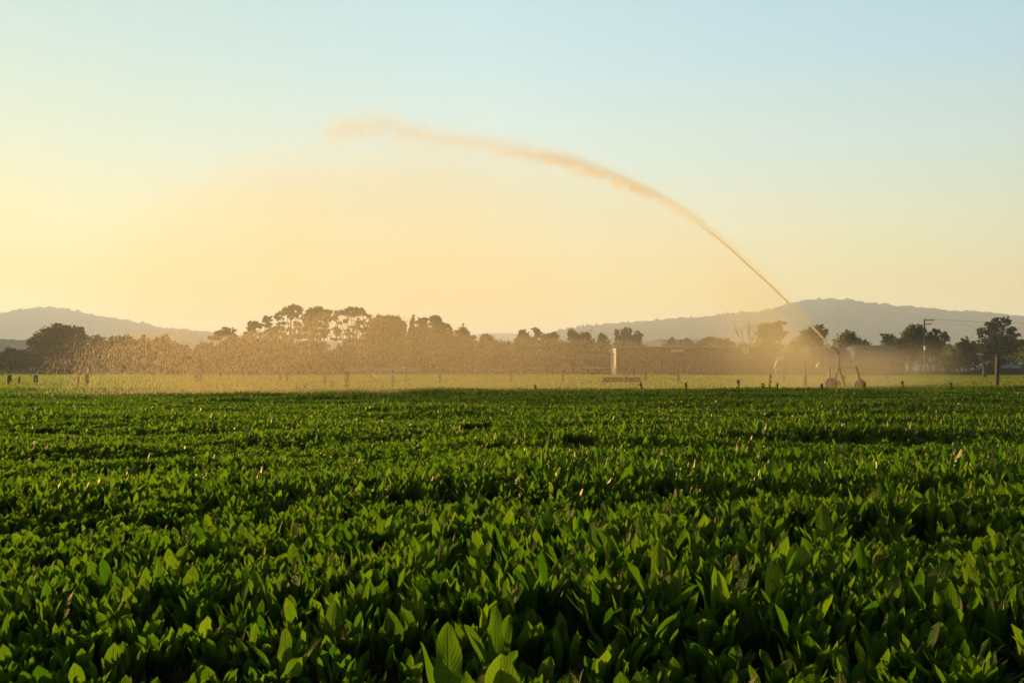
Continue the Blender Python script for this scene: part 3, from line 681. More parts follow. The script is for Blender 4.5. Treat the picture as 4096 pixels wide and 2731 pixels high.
# scrub strip closing the pasture, and the grassy bank
def strip(name, x0, x1, y, d, h, mat, label, kind, seed, cat=None, size=.16, dens=10, group=None):
    r = np.random.RandomState(seed); n = int((x1 - x0) * (h + d) * dens)
    x = r.uniform(x0, x1, n); k = vnoise(x + 500, x * 0 + 2, seed, 2.5)
    yy = y + r.uniform(-.5, .5, n) * d; zz = r.uniform(0, 1, n) ** .7 * h * (.85 + .2 * k)
    p = np.stack([x, yy, zz], 1); a = r.normal(size=(n, 3)); a /= np.linalg.norm(a, axis=1)[:, None]
    b = np.cross(a, r.normal(size=(n, 3))); b /= np.linalg.norm(b, axis=1)[:, None]; s = size * r.uniform(.5, 1.4, n)[:, None]
    q = np.stack([p - a * s - b * s * .5, p + a * s - b * s * .5, p + a * s + b * s * .5, p - a * s + b * s * .5], 1)
    q[..., 2] = np.maximum(q[..., 2], .02)
    c = np.ones((n, 4, 4)); c[..., 0] = np.clip(r.normal(.4, .25, n), 0, 1)[:, None]; c[..., 1:3] = .5
    return tag(np_mesh(name, q.reshape(-1, 3), np.arange(4 * n).reshape(n, 4), mat, None, False, c.reshape(-1, 4)), label, cat, group, kind)
strip('undergrowth', -125, 20, 204.5, 3.5, 1.0, M['tree_gum'], 'rank dark growth along the foot of the tree line', 'stuff', 3)
strip('undergrowth', 46, 125, 202.0, 3.0, .55, M['tree_dark'], 'dark rank grass under the stockyard rails', 'stuff', 4)
for (a, b, Y, top, lab, sd_) in [(3660, 4010, 194, 1411, 'long dark clipped hedge behind the stockyard rails', 6), (1990, 2440, 212, 1400, 'dark hedge behind the yard rails left of the shed', 7)]:
    x0, x1 = P(a, 0, Y).x, P(b, 0, Y).x; h = P(a, top, Y).z
    o = strip('hedge', x0, x1, Y, 1.8, h, M['tree_dark'], lab, None, sd_, 'hedge', .15, 26, 'clipped hedges')

# ------------------------------------------------------------------ fence posts
def post(px, top, base, wpx, label, group, seed, Y=None, cap=False, square=False):
    Y = Y or min(200.0, CAM_H * F / max(6, base - HOR)); r = random.Random(seed)
    p = P(px, top, Y); w = wpx / F * Y / 2 * 1.2; h = p.z
    mb = MB(); lean = r.uniform(-.05, .05) * h; n = 10; rings = 6; vs = []; fs = []
    jit = [1 + r.uniform(-.12, .12) for _ in range(n)]
    for j in range(rings + 1):
        t = j / rings; z = -.25 + (h + .25) * t
        for k in range(n):
            a = 2 * math.pi * k / n; q = w * jit[k] * (1.06 - .1 * t + r.uniform(-.04, .04))
            if square: q *= 1.0 / max(abs(math.cos(a)), abs(math.sin(a))) * .92
            top_z = z + (r.uniform(-.03, .03) * h if j == rings else 0)
            vs.append((lean * t + q * math.cos(a), q * math.sin(a), top_z))
    for j in range(rings):
        for k in range(n): fs.append((j * n + k, j * n + (k + 1) % n, (j + 1) * n + (k + 1) % n, (j + 1) * n + k))
    vs.append((lean, 0, h + w * .25)); fs += [(rings * n + k, rings * n + (k + 1) % n, len(vs) - 1) for k in range(n)]
    mb.add(vs, fs); o = mb.build('fence_post', M['post']); o.location = (p.x, Y, 0)
    return tag(o, label, 'fence post', group)
g_ = 'weathered fence posts just beyond the crop'
near = [(34, 1502, 1537, 9, 'short thick post nearest the left edge, standing in the crop edge'), (44, 1498, 1528, 6, 'thin post close behind the thick post nearest the left edge'),
 (76, 1508, 1535, 7, 'short stub post right of the two posts nearest the left edge'), (140, 1500, 1531, 7, 'left one of a touching pair of posts below the big flat-topped tree'),
 (148, 1501, 1532, 7, 'right one of a touching pair of posts below the big flat-topped tree'), (314, 1508, 1541, 7, 'slim crooked post left of the thick split post'),
 (348, 1498, 1540, 13, 'thick split post below the even-topped trees'), (784, 1490, 1530, 10, 'left thick post of the pair seen through the falling drops'),
 (803, 1490, 1530, 11, 'right thick post of the pair seen through the falling drops'), (1124, 1488, 1528, 9, 'left post of the pair below the tall gums'),
 (1149, 1490, 1528, 8, 'right post of the pair below the tall gums'), (1298, 1482, 1535, 9, 'slender post beside the short weeds, left of the tallest weed'),
 (1571, 1482, 1533, 11, 'stout post below the dense dome-shaped tree, right of the tallest weed'), (1759, 1478, 1533, 9, 'post below the tallest dense pine'),
 (2046, 1475, 1529, 9, 'post below the rounded yellow-green tree'), (2252, 1472, 1528, 9, 'post midway between the yellow-green tree and the brown trough'),
 (2582, 1474, 1521, 9, 'post in front of the left part of the brown shed'), (2711, 1470, 1526, 10, 'post in front of the middle of the brown shed'),
 (3134, 1462, 1526, 10, 'pale misty post below the leaning tree'), (3221, 1455, 1556, 12, 'tall dark post standing left of the irrigator'),
 (3548, 1463, 1515, 6, 'thin post right of the irrigator wheels'), (3937, 1461, 1509, 10, 'dark post left of the tallest right-hand post'),
 (3985, 1424, 1556, 13, 'tallest and nearest post, by the right edge below the willow')]
for i, (px, tp, bs, w, lab) in enumerate(near): post(px, tp, bs, w, lab, g_, 300 + i)
g_ = 'small posts of the far fence across the pasture'
farp = [(10, 1482, 1503, 3.5, 'far thin post at the left edge of the photo'), (123, 1487, 1508, 3.5, 'far thin post left of the touching pair of posts'),
 (320, 1488, 1506, 3.5, 'far thin post above the slim crooked post'), (617, 1488, 1512, 4.5, 'far post under the dome that ends the even-topped row'), (715, 1488, 1504, 3.5, 'far thin post under the dip in the trees'),
 (882, 1486, 1516, 4, 'left of two close far posts under the lobed tree'), (890, 1484, 1503, 4, 'right of two close far posts under the lobed tree'), (1066, 1484, 1502, 5, 'far post below the leftmost gum'),
 (1333, 1480, 1513, 5, 'far post at the left end of the first dark trough'), (1485, 1475, 1512, 7, 'far strainer post with a wire stay, beside the second dark trough'), (1626, 1473, 1514, 5, 'far post right of the stout near post'),
 (1860, 1480, 1508, 4, 'far post between the tallest pine and the yellow-green tree'), (2033, 1488, 1504, 5, 'far stub just left of the post below the yellow-green tree'), (2301, 1470, 1501, 4, 'far post at the left end of the pale rails by the shed'),
 (2343, 1475, 1497, 3, 'far thin post in the middle of the pale rails by the shed'), (2508, 1472, 1498, 3.5, 'far thin post before the left end of the brown shed'), (2626, 1474, 1496, 3, 'faint far post before the brown shed, left of the middle post'),
 (3437, 1466, 1491, 4, 'left of three far posts right of the irrigator'), (3450, 1466, 1491, 4, 'middle of three far posts right of the irrigator'), (3464, 1467, 1488, 3, 'right of three far posts right of the irrigator'),
 (3540, 1466, 1488, 3.5, 'far post just left of the thin near post'), (3555, 1464, 1490, 4, 'far post just right of the thin near post'), (3637, 1468, 1487, 5, 'stub post below the leaning white pole'), (3684, 1470, 1484, 6, 'stub post left of the utility pole foot'),
 (3851, 1480, 1491, 2.5, 'tiny pale peg in the grass under the stockyard rails')]
for i, (px, tp, bs, w, lab) in enumerate(farp): post(px, tp, bs, w, lab, g_, 400 + i)
# wire stay on the strainer post
st = MB(); a = P(1487, 1494, 129); b = P(1507, 1513, 126); st.tube([a, (b.x, b.y, .02)], .03, 5)
tag(st.build('wire_stay', M['rail']), 'thin pale stay slanting down from the far strainer post', 'wire stay')

# ------------------------------------------------------------------ yard rails
def rail_fence(name, xa, xb, Y, ztops, base, npost, mat, label, hr=.09, slope=0.0, group='stockyard rails'):
    x0, x1 = P(xa, 0, Y).x, P(xb, 0, Y).x; root = empty(name, ((x0 + x1) / 2, Y, 0)); tag(root, label, 'rail fence', group)
    r = random.Random(int(xa))
    for i in range(npost):
        t = i / (npost - 1); x = (x0 + (x1 - x0) * t) - root.location.x; hz = P(0, ztops[0], Y).z + .12 + slope * t
        MB().box((x, 0, hz / 2 - .1), (.13, .13, hz + .2), bev=.015).build('post', M['post'], root)
    for zt in ztops:
        z = P(0, zt, Y).z; mb = MB()
        for i in range(npost - 1):
            a = x0 + (x1 - x0) * i / (npost - 1) - root.location.x; b = x0 + (x1 - x0) * (i + 1) / (npost - 1) - root.location.x
            za = z + slope * i / (npost - 1) + r.uniform(-.03, .03); zb = z + slope * (i + 1) / (npost - 1) + r.uniform(-.03, .03)
            c = Vector(((a + b) / 2, -.09, (za + zb) / 2)); d = Vector((b - a - .01, .04, hr))
            mb.add([(a, -.07, za - hr / 2), (b - .01, -.07, zb - hr / 2), (b - .01, -.07, zb + hr / 2), (a, -.07, za + hr / 2), (a, -.11, za - hr / 2), (b - .01, -.11, zb - hr / 2), (b - .01, -.11, zb + hr / 2), (a, -.11, za + hr / 2)],
                   [(0, 1, 2, 3), (7, 6, 5, 4), (0, 4, 5, 1), (3, 2, 6, 7), (0, 3, 7, 4), (1, 5, 6, 2)])
        mb.build('rail', mat, root)
    return root
rail_fence('rail_fence', 1385, 1690, 200, [1473, 1478, 1483], 0, 9, M['rail'], 'pale three-rail yard fence below the gum trees and the dome-shaped tree')
rail_fence('rail_fence', 1700, 2035, 201, [1470, 1479], 0, 8, M['post'], 'dim two-rail yard fence left of the rounded yellow-green tree')
rail_fence('rail_fence', 2298, 2434, 199, [1469.5, 1473], 0, 5, M['rail'], 'short bright two-rail fence ending at the lit shed end')
rail_fence('rail_fence', 3705, 3940, 199, [1452, 1460, 1468, 1475], 0, 9, M['rail'], 'weathered four-rail stockyard fence under the hedge', .07)
rail_fence('rail_fence', 3946, 4140, 197, [1448, 1458, 1470], 0, 7, M['post'], 'dark yard fence at the right edge below the willow', .07)
rail_fence('rail_fence', 3105, 3300, 201, [1462, 1470], 0, 8, M['post'], 'faint rail fence in the mist in front of the tunnel house', .07)

# ------------------------------------------------------------------ troughs
def trough(pa, pb, top, base, label, mat='rustwood', d=.8, feet=True):
    Y = CAM_H * F / (base - HOR); x0, x1 = P(pa, 0, Y).x, P(pb, 0, Y).x; h = P(pa, top, Y).z
    root = empty('water_trough', ((x0 + x1) / 2, Y, 0)); tag(root, label, 'trough', 'troughs in the pasture'); w = x1 - x0; t = .07
    mb = MB(); mb.box((0, -d / 2 + t / 2, h / 2 + .02), (w, t, h - .04), bev=.015).box((0, d / 2 - t / 2, h / 2 + .02), (w, t, h - .04), bev=.015)
    mb.box((-w / 2 + t / 2, 0, h / 2 + .018), (t, d - 2 * t - .004, h - .05)).box((w / 2 - t / 2, 0, h / 2 + .018), (t, d - 2 * t - .004, h - .05)).box((0, 0, h * .3), (w - 2 * t - .004, d - 2 * t - .004, .05))
    mb.build('tub', M[mat], root)
    for k in (-1, 0, 1): MB().box((k * w * .42, -d / 2 - .025, h / 2 + .01), (.09, .05, h - .03), bev=.01).build('batten', M['post'], root)
    return root
trough(2405, 2555, 1508, 1530, 'long brown trough on the grass right of centre, nearest of the troughs')
trough(1335, 1372, 1490, 1500, 'short dark trough by the far post left of the tallest weed')
trough(1454, 1508, 1490, 1500, 'dark trough beside the far strainer post with the stay')
trough(2437, 2459, 1483, 1495, 'dark block trough at the foot of the bright shed end')
# blue-grey sheet low in the grass far left
o = MB().box((0, 0, .06), (9.0, 1.2, .05), bev=.01).build('plastic_sheet', M['steel']); o.location = (P(235, 0, 150).x, 150, 0)
tag(o, 'flat bluish strip of sheeting lying in the pasture at the left', 'plastic sheet')

# ------------------------------------------------------------------ brown shed
SY = 186.0
x0, x1 = P(2460, 0, SY).x, P(3060, 0, SY).x; ht = P(2460, 1385, SY).z; dep = 11.5
root = empty('brown_shed', ((x0 + x1) / 2, SY, 0)); tag(root, 'long brown flat-topped shed with a bright sunlit left end, seen through the spray', 'shed')
w = x1 - x0
m = mat_new('brown_cladding'); n = N(m)
tc = n.new('ShaderNodeTexCoord'); sx = n.new('ShaderNodeSeparateXYZ', i_0=tc.outputs['Object'])
ln = n.math('ABSOLUTE', n.math('SINE', n.math('MULTIPLY', n.math('ADD', sx.outputs[0], sx.outputs[1]), 14.0)))
no = n.noise(.5, 5, .6, tc.outputs['Object']); cc = n.mix(no.outputs[0], (.10, .05, .032, 1), (.155, .082, .052, 1))
p = n.new('ShaderNodeBsdfPrincipled', i_Roughness=.6); n.put(p.inputs['Base Color'], cc)
bp = n.new('ShaderNodeBump', i_Strength=.7, i_Height=ln); bp.inputs['Distance'].default_value = .03; n.put(p.inputs['Normal'], bp.outputs[0])
n.new('ShaderNodeOutputMaterial', i_0=p.outputs[0]); M['clad'] = m
MB().box((0, 0, ht / 2 - .15), (w, .12, ht - .3)).build('wall', M['clad'], root).location = (0, 0, 0)
MB().box((0, dep, ht / 2 - .15), (w, .12, ht - .3)).build('wall', M['clad'], root)
MB().box((w / 2 - .07, dep / 2, ht / 2 - .15), (.12, dep - .13, ht - .3)).build('wall', M['clad'], root)
M['lit_end'] = surf('sunlit_sheet_metal', (.36, .30, .21), (.46, .39, .28), 1.5, .45, bump=.1)  # pale sheeting; sunlight on the shed's left end and door is put into its colour
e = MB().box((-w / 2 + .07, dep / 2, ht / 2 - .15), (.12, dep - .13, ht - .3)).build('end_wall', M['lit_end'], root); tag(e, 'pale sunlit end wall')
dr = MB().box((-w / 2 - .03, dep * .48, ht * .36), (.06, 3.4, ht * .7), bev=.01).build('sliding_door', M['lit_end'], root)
MB().box((-w / 2 - .075, dep * .48, ht * .735), (.05, 7.0, .12)).build('door_track', M['dark'], root)
MB().box((-w / 2 - .075, dep * .48 - 1.75, ht * .36), (.03, .12, ht * .7)).build('door_post', M['dark'], root)
rf = MB(); rf.add([(-w / 2 - .25, -.35, ht - .3), (w / 2 + .25, -.35, ht - .3), (w / 2 + .25, dep / 2, ht + .0), (-w / 2 - .25, dep / 2, ht + .0), (-w / 2 - .25, -.35, ht - .16), (w / 2 + .25, -.35, ht - .16), (w / 2 + .25, dep / 2, ht + .14), (-w / 2 - .25, dep / 2, ht + .14)],
                  [(3, 2, 1, 0), (4, 5, 6, 7), (0, 1, 5, 4), (1, 2, 6, 5), (3, 0, 4, 7)])
rf.add([(-w / 2 - .25, dep / 2, ht + .0), (w / 2 + .25, dep / 2, ht + .0), (w / 2 + .25, dep + .4, ht - .3), (-w / 2 - .25, dep + .4, ht - .3), (-w / 2 - .25, dep / 2, ht + .14), (w / 2 + .25, dep / 2, ht + .14), (w / 2 + .25, dep + .4, ht - .16), (-w / 2 - .25, dep + .4, ht - .16)],
       [(3, 2, 1, 0), (4, 5, 6, 7), (1, 2, 6, 5), (2, 3, 7, 6), (3, 0, 4, 7)])
rf.build('roof', M['rustwood'], root)
MB().box((0, -.42, ht - .24), (w + .4, .1, .12), bev=.02).build('gutter', M['rustwood'], root)
lx = P(2703, 0, SY).x - root.location.x
wn = MB().box((lx, -.08, P(0, 1402, SY).z), (2.4, .05, .48)).build('window', M['white'], root); tag(wn, 'narrow pale louvred window under the eave')
lv = MB()
for k in range(8): lv.box((lx - 1.05 + .3 * k, -.12, P(0, 1402, SY).z), (.03, .03, .42))
lv.build('frame', M['steel'], wn)
lx = P(2970, 0, SY).x - root.location.x
wn = MB().box((lx, -.08, P(0, 1402, SY).z), (1.0, .05, 1.0)).build('window', M['steel'], root)
mb = MB()
for sgn in (-1, 1): mb.box((lx + sgn * .47, -.12, P(0, 1402, SY).z), (.06, .04, 1.0)).box((lx, -.12, P(0, 1402, SY).z + sgn * .47), (.87, .04, .06))
mb.build('frame', M['white'], wn)
MB().tube([(lx + .55, -.5, P(0, 1413, SY).z), (lx + .55, -.5, P(0, 1388, SY).z), (lx + .2, -.5, P(0, 1387, SY).z)], .05, 6).build('downpipe', M['white'], root)
for k in range(11):
    MB().box((-w / 2 + w * k / 10 * .98 + .2, -.1, ht / 2 - .25), (.08, .08, ht - .5)).build('batten', M['rustwood'], root)

# low lean-to with a pale roof left of the shed
Y = 198.0; xa, xb = P(2212, 0, Y).x, P(2434, 0, Y).x; h = P(0, 1431, Y).z
root = empty('open_shelter', ((xa + xb) / 2, Y, 0)); tag(root, 'low open shelter with a thin pale roof edge left of the lit shed end', 'shelter'); ww = xb - xa
r_ = MB(); r_.add([(-ww / 2, -.2, h), (ww / 2, -.2, h), (ww / 2, 4, h + .7), (-ww / 2, 4, h + .7), (-ww / 2, -.2, h + .1), (ww / 2, -.2, h + .1), (ww / 2, 4, h + .8), (-ww / 2, 4, h + .8)], [(3, 2, 1, 0), (4, 5, 6, 7), (0, 1, 5, 4), (1, 2, 6, 5), (2, 3, 7, 6), (3, 0, 4, 7)])
r_.build('roof', M['post'], root)
for k in range(5): MB().box((-ww / 2 + .3 + (ww - .6) * k / 4, 0, h / 2), (.14, .14, h)).build('post', M['post'], root)
MB().box((0, 3.9, h / 2), (ww, .1, h)).build('back_wall', M['rustwood'], root)

# ------------------------------------------------------------------ tunnel houses
M['film'] = surf('grey_plastic_film', (.06, .062, .068), (.09, .09, .096), .8, .7, bump=.08, spec=.2)
def tunnel(pa, pb, top, Y, depth, label, seed, rot=0.0, open_front=True):
    xa, xb = P(pa, 0, Y).x, P(pb, 0, Y).x; h = P(0, top, Y).z; wv = xb - xa
    root = empty('tunnel_house', ((xa + xb) / 2, Y, 0), rot); tag(root, label, 'tunnel house', 'plastic tunnel houses on the right')
    # barrel with its ridge along x, rounded hip at both ends
    mb = MB(); nx, na = 18, 12; wall = h * .42; vs = []; fs = []
    for i in range(nx + 1):
        t = i / nx; x = -wv / 2 + wv * t
        e = min(1.0, min(t, 1 - t) / .16); k = math.sin(e * math.pi / 2) ** .6 * .75 + .25 if e < 1 else 1.0
        for j in range(na + 1):
            a = math.pi * j / na; sag = .02 * math.sin(t * math.pi * 9)
            vs.append((x, depth / 2 - depth / 2 * math.cos(a), wall + (h - wall) * k * math.sin(a) ** .8 - sag))
    for i in range(nx):
        for j in range(na): fs.append((i * (na + 1) + j, (i + 1) * (na + 1) + j, (i + 1) * (na + 1) + j + 1, i * (na + 1) + j + 1))
    mb.add(vs, fs); o = mb.build('roof', M['film'], root, True)
    MB().box((0, depth - .05, wall / 2), (wv, .06, wall)).build('back_wall', M['rustwood'], root)
    for sgn in (-1, 1):
        MB().box((sgn * (wv / 2 - .04), depth / 2, wall / 2), (.06, depth - .2, wall)).build('end_wall', M['film'], root)
    k = int(wv / 2.6)
    for i in range(k + 1):
        MB().tube([(-wv / 2 + .1 + (wv - .2) * i / k, .03, 0), (-wv / 2 + .1 + (wv - .2) * i / k, .03, wall + .02)], .05, 6).build('post', M['steel'], root)
    MB().box((0, 2.2, wall * .32), (wv - .6, .9, wall * .5), bev=.03).build('bench', M['dark'], root)
    MB().box((0, .02, wall * .25), (wv - .5, .04, wall * .5)).build('side_panel', M['rustwood'], root)
    return root
tunnel(3215, 3392, 1383, 180, 9, 'misty left tunnel house behind the irrigator gun', 1)
tunnel(3398, 3608, 1379, 176, 9, 'right tunnel house with a rounded shoulder beside the utility pole', 2)
tunnel(3150, 3210, 1402, 184, 6, 'small low tunnel house at the left end, nearly lost in the mist', 3)

# small hutches
def hutch(px, top, base, Y, wv, label, seed):
    p = P(px, top, Y); h = p.z; root = empty('calf_hutch', (p.x, Y, 0)); tag(root, label, 'calf hutch', 'small pale calf hutches')
    z0 = max(.05, P(px, base, Y).z); mb = MB()
    mb.add([(-wv * .65, -.5, z0), (wv * .5, -.5, z0), (wv * .4, -.5, h * .85), (wv * .15, -.5, h), (-wv * .25, -.5, h), (-wv * .65, .6, z0), (wv * .5, .6, z0), (wv * .4, .6, h * .85), (wv * .15, .6, h), (-wv * .25, .6, h)],
           [(0, 1, 2, 3, 4), (9, 8, 7, 6, 5), (0, 4, 9, 5), (4, 3, 8, 9), (3, 2, 7, 8), (2, 1, 6, 7), (1, 0, 5, 6)])
    mb.build('shell', M['film'], root)
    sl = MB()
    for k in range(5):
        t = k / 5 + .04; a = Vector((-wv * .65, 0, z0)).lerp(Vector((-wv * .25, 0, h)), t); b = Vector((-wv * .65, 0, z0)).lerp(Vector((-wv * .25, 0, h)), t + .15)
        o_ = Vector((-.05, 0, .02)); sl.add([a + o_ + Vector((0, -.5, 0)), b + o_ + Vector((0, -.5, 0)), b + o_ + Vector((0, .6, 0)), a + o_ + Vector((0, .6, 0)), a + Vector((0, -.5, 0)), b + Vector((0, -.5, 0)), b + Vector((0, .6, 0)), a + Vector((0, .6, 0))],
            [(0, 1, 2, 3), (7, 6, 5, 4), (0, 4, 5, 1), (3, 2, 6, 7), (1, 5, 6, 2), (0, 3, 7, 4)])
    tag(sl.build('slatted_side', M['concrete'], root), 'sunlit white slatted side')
    MB().box((wv * .05, -.53, z0 + (h - z0) * .35), (wv * .35, .04, (h - z0) * .6)).build('doorway', M['dark'], root)
hutch(3280, 1451, 1470, 150, .8, 'small blue-grey hutch with a bright slatted left side, left of the gun riser', 1)
hutch(3116, 1442, 1472, 160, 1.2, 'pale hutch in the mist left of the tall dark post', 2)
mb = MB(); mb.box((0, 0, 1.55), (.28, .1, .14)).box((.0, 0, 1.1), (.18, .08, .8)).box((0, 0, .35), (.06, .06, .7))
o = mb.build('yard_sign', M['white']); o.location = (P(3093, 0, 168).x, 168, 0); tag(o, 'tiny bright white marker board beside the pale hutch', 'marker')
mb = MB(); mb.tube([P(3618, 1470, 176) , P(3636, 1420, 176)], .035, 6); o = mb.build('leaning_pole', M['rail']); tag(o, 'thin pale pole leaning to the right beside the tunnel house', 'pole')

# ------------------------------------------------------------------ utility pole
UY = 188.0; p0 = P(3697, 1276, UY); ux = p0.x; uh = p0.z
root = empty('utility_pole', (ux, UY, 0)); tag(root, 'wooden utility pole with two crossarms, a transformer and a bright white box', 'utility pole')
MB().tube([(0, 0, -.3), (0, 0, uh * .5), (0, 0, uh)], [.19, .16, .13], 10).build('pole', M['dark'], root)
def arm(zpx, a, b, th=.18):
    z = P(0, zpx, UY).z; xa = P(a, 0, UY).x - ux; xb = P(b, 0, UY).x - ux
    o = MB().box(((xa + xb) / 2, -.18, z), (xb - xa, .12, th), bev=.01).build('crossarm', M['post'], root)
    for x in (xa + .12, xa + .5, xb - .6, xb - .15):
        i = MB(); i.tube([(x, -.18, z + th / 2), (x, -.18, z + .16), (x, -.18, z + .17), (x, -.18, z + .24), (x, -.18, z + .25), (x, -.18, z + .33)], [.02, .02, .07, .06, .08, .03], 8); i.build('insulator', M['insul'], o)
    return z
za = arm(1281, 3681, 3722); zb = arm(1297, 3677, 3710, .16)
MB().tube([(-.12, -.13, zb - .45), (-.55, -.18, zb - .06)], .03, 5).build('brace', M['steel'], root)
MB().tube([(.12, -.13, zb - .45), (.4, -.18, zb - .06)], .03, 5).build('brace', M['steel'], root)
tz = P(0, 1337, UY).z; tr = MB(); tr.box((.42, -.05, tz), (.62, .5, .62), bev=.04)
for k in range(5): tr.box((.16 + .13 * k, -.34, tz), (.03, .08, .5))
tb = tr.build('transformer', M['steel'], root)
for k in range(3):
    i = MB(); i.tube([(.24 + .18 * k, -.05, tz + .31), (.24 + .18 * k, -.05, tz + .38), (.24 + .18 * k, -.05, tz + .39), (.24 + .18 * k, -.05, tz + .5)], [.05, .05, .07, .03], 8); i.build('bushing', M['insul'], tb)
bz = P(0, 1392, UY).z
b = MB().box((-.04, -.32, bz), (.36, .24, .74), bev=.03).build('meter_box', M['white'], root); tag(b, 'white box catching the low sun')
MB().tube([(-.13, -.17, .1), (-.13, -.17, bz - .37)], .035, 6).build('cable_guard', M['rust'], root)
wr = MB()
for (ang, zz, off) in [(3, za + .33, -.18), (4, za + .33, .5), (6, zb + .3, -.18)]:
    wr = MB(); pts = []; x_end = ux + 62
    for k in range(25):
        t = k / 24; pts.append((ux + (x_end - ux) * t, UY + off - 6 * t, zz - 3.4 * t * (1 - t) - 1.0 * t))
    wr.tube(pts, .010, 5)
    lab = {3: 'uppermost power line running right from the utility pole', 4: 'second power line running right from the utility pole top', 6: 'lower power line running right from the lower crossarm'}[ang]
    tag(wr.build('power_line', M['dark']), lab, 'power line', 'power lines from the utility pole')

# ------------------------------------------------------------------ bank, car and boat at the right edge
bx = MB(); n_ = 14
vs = []; fs = []
xa = P(3930, 0, 196).x
for i in range(n_ + 1):
    t = i / n_; x = xa + 26 * t; hh = .6 + 3.6 * (1 - math.cos(min(1, t * 2.2) * math.pi)) / 2
    for (dy, k) in ((0, 0), (1.5, .7), (4, 1.0), (9, .9), (14, 0)): vs.append((x, 199.5 + dy, hh * k - (.1 if k == 0 else 0)))
for i in range(n_):
    for j in range(4): fs.append((i * 5 + j, (i + 1) * 5 + j, (i + 1) * 5 + j + 1, i * 5 + j + 1))
tag(bx.add(vs, fs).build('terrain', M['farland'], None, True), 'grassy earth bank rising at the right edge', None, None, 'structure')
o = strip('shrubbery', xa + 6, xa + 26, 205, 5, 4.4, M['tree_light'], 'sunlit rough growth along the top of the bank at the right edge', 'stuff', 9)
def car(px, Y, z0, label, matn, rz=0.0):
    root = empty('parked_car', (P(px, 0, Y).x, Y, z0), rz); tag(root, label, 'car', None)
    prof = [(-2.1, .35), (-2.15, .75), (-2.0, .92), (-1.35, 1.0), (-.75, 1.42), (.55, 1.45), (1.25, 1.0), (2.05, .88), (2.15, .6), (2.1, .35)]
    vs = []; fs = []; m_ = len(prof)
    for s_ in (-.82, .82):
        for (x, z) in prof: vs.append((x, s_ * (0.86 if z > 1.1 else 1), z))
    fs.append(tuple(range(m_))); fs.append(tuple(range(2 * m_ - 1, m_ - 1, -1)))
    for i in range(m_): j = (i + 1) % m_; fs.append((j, i, m_ + i, m_ + j))
    MB().add(vs, fs).build('body', matn, root)
    for s_ in (-1, 1):
        MB().add([(-1.2, s_ * .84, 1.02), (1.05, s_ * .84, 1.02), (.5, s_ * .735, 1.38), (-.7, s_ * .735, 1.38)], [(0, 1, 2, 3)]).build('side_window', M['glass'], root)
        for x in (-1.35, 1.35):
            wh = MB().tube([(x, s_ * .70, .33), (x, s_ * .86, .33)], .33, 18).build('wheel', M['rubber'], root)
            MB().tube([(x, s_ * .80, .33), (x, s_ * .875, .33)], .18, 14).build('rim', M['steel'], wh)
    MB().add([(-1.345, -.66, 1.03), (-1.345, .66, 1.03), (-.79, .6, 1.40), (-.79, -.6, 1.40)], [(0, 1, 2, 3)]).build('windscreen', M['glass'], root)
    for s_ in (-.6, .6): MB().box((-2.14, s_, .74), (.06, .28, .13), bev=.01).build('headlight', M['white'], root)
    return root
M['glass'] = surf('car_glass', (.05, .06, .07), (.07, .08, .09), 1.0, .08, bump=0, spec=.8)
M['carblue'] = surf('pale_blue_paint', (.30, .36, .45), (.38, .44, .52), .8, .3, bump=0, spec=.6)
M['cardark'] = surf('dull_dark_paint', (.08, .08, .08), (.12, .11, .10), .8, .4, bump=0)
car(4032, 193, .85, 'pale blue-white car parked behind the dark yard fence near the right edge', M['carblue'], R(12))
car(4078, 194, .9, 'dark car parked right of the pale blue-white one at the right edge', M['cardark'], R(-10))
for (px, pz) in ((4032, .85), (4078, .9)):
    pass
root = empty('loader', (P(4052, 0, 198).x, 198, 0)); tag(root, 'raised bright metal loader arm above the parked cars', 'loader')
MB().tube([(-.2, 0, 3.0), (.3, 0, 3.55), (1.0, 0, 3.85), (1.6, 0, 4.15), (2.1, 0, 4.2)], [.09, .1, .1, .09, .07], 8).build('arm', M['steel'], root)
MB().box((.4, .3, 1.6), (1.6, 1.2, 2.4), bev=.15).build('cab', M['cardark'], root)
MB().box((.4, -.31, 2.2), (1.2, .04, .9)).build('cab_window', M['glass'], root)
MB().add([(2.0, -.6, 4.25), (2.55, -.6, 4.0), (2.5, -.6, 4.5), (2.0, .6, 4.25), (2.55, .6, 4.0), (2.5, .6, 4.5)], [(0, 1, 2), (5, 4, 3), (0, 3, 4, 1), (1, 4, 5, 2), (2, 5, 3, 0)]).build('bucket', M['steel'], root)
for x in (-.3, 1.1):
    MB().tube([(x, -.35, .55), (x, -.62, .55)], .55, 18).build('wheel', M['rubber'], root)
# soil platform that carries the cars
o = MB().box((P(4075, 0, 194).x, 194, .42), (12, 7, .86), bev=.2).build('ground', M['farland']); tag(o, 'raised earth apron under the parked cars', None, None, 'structure')

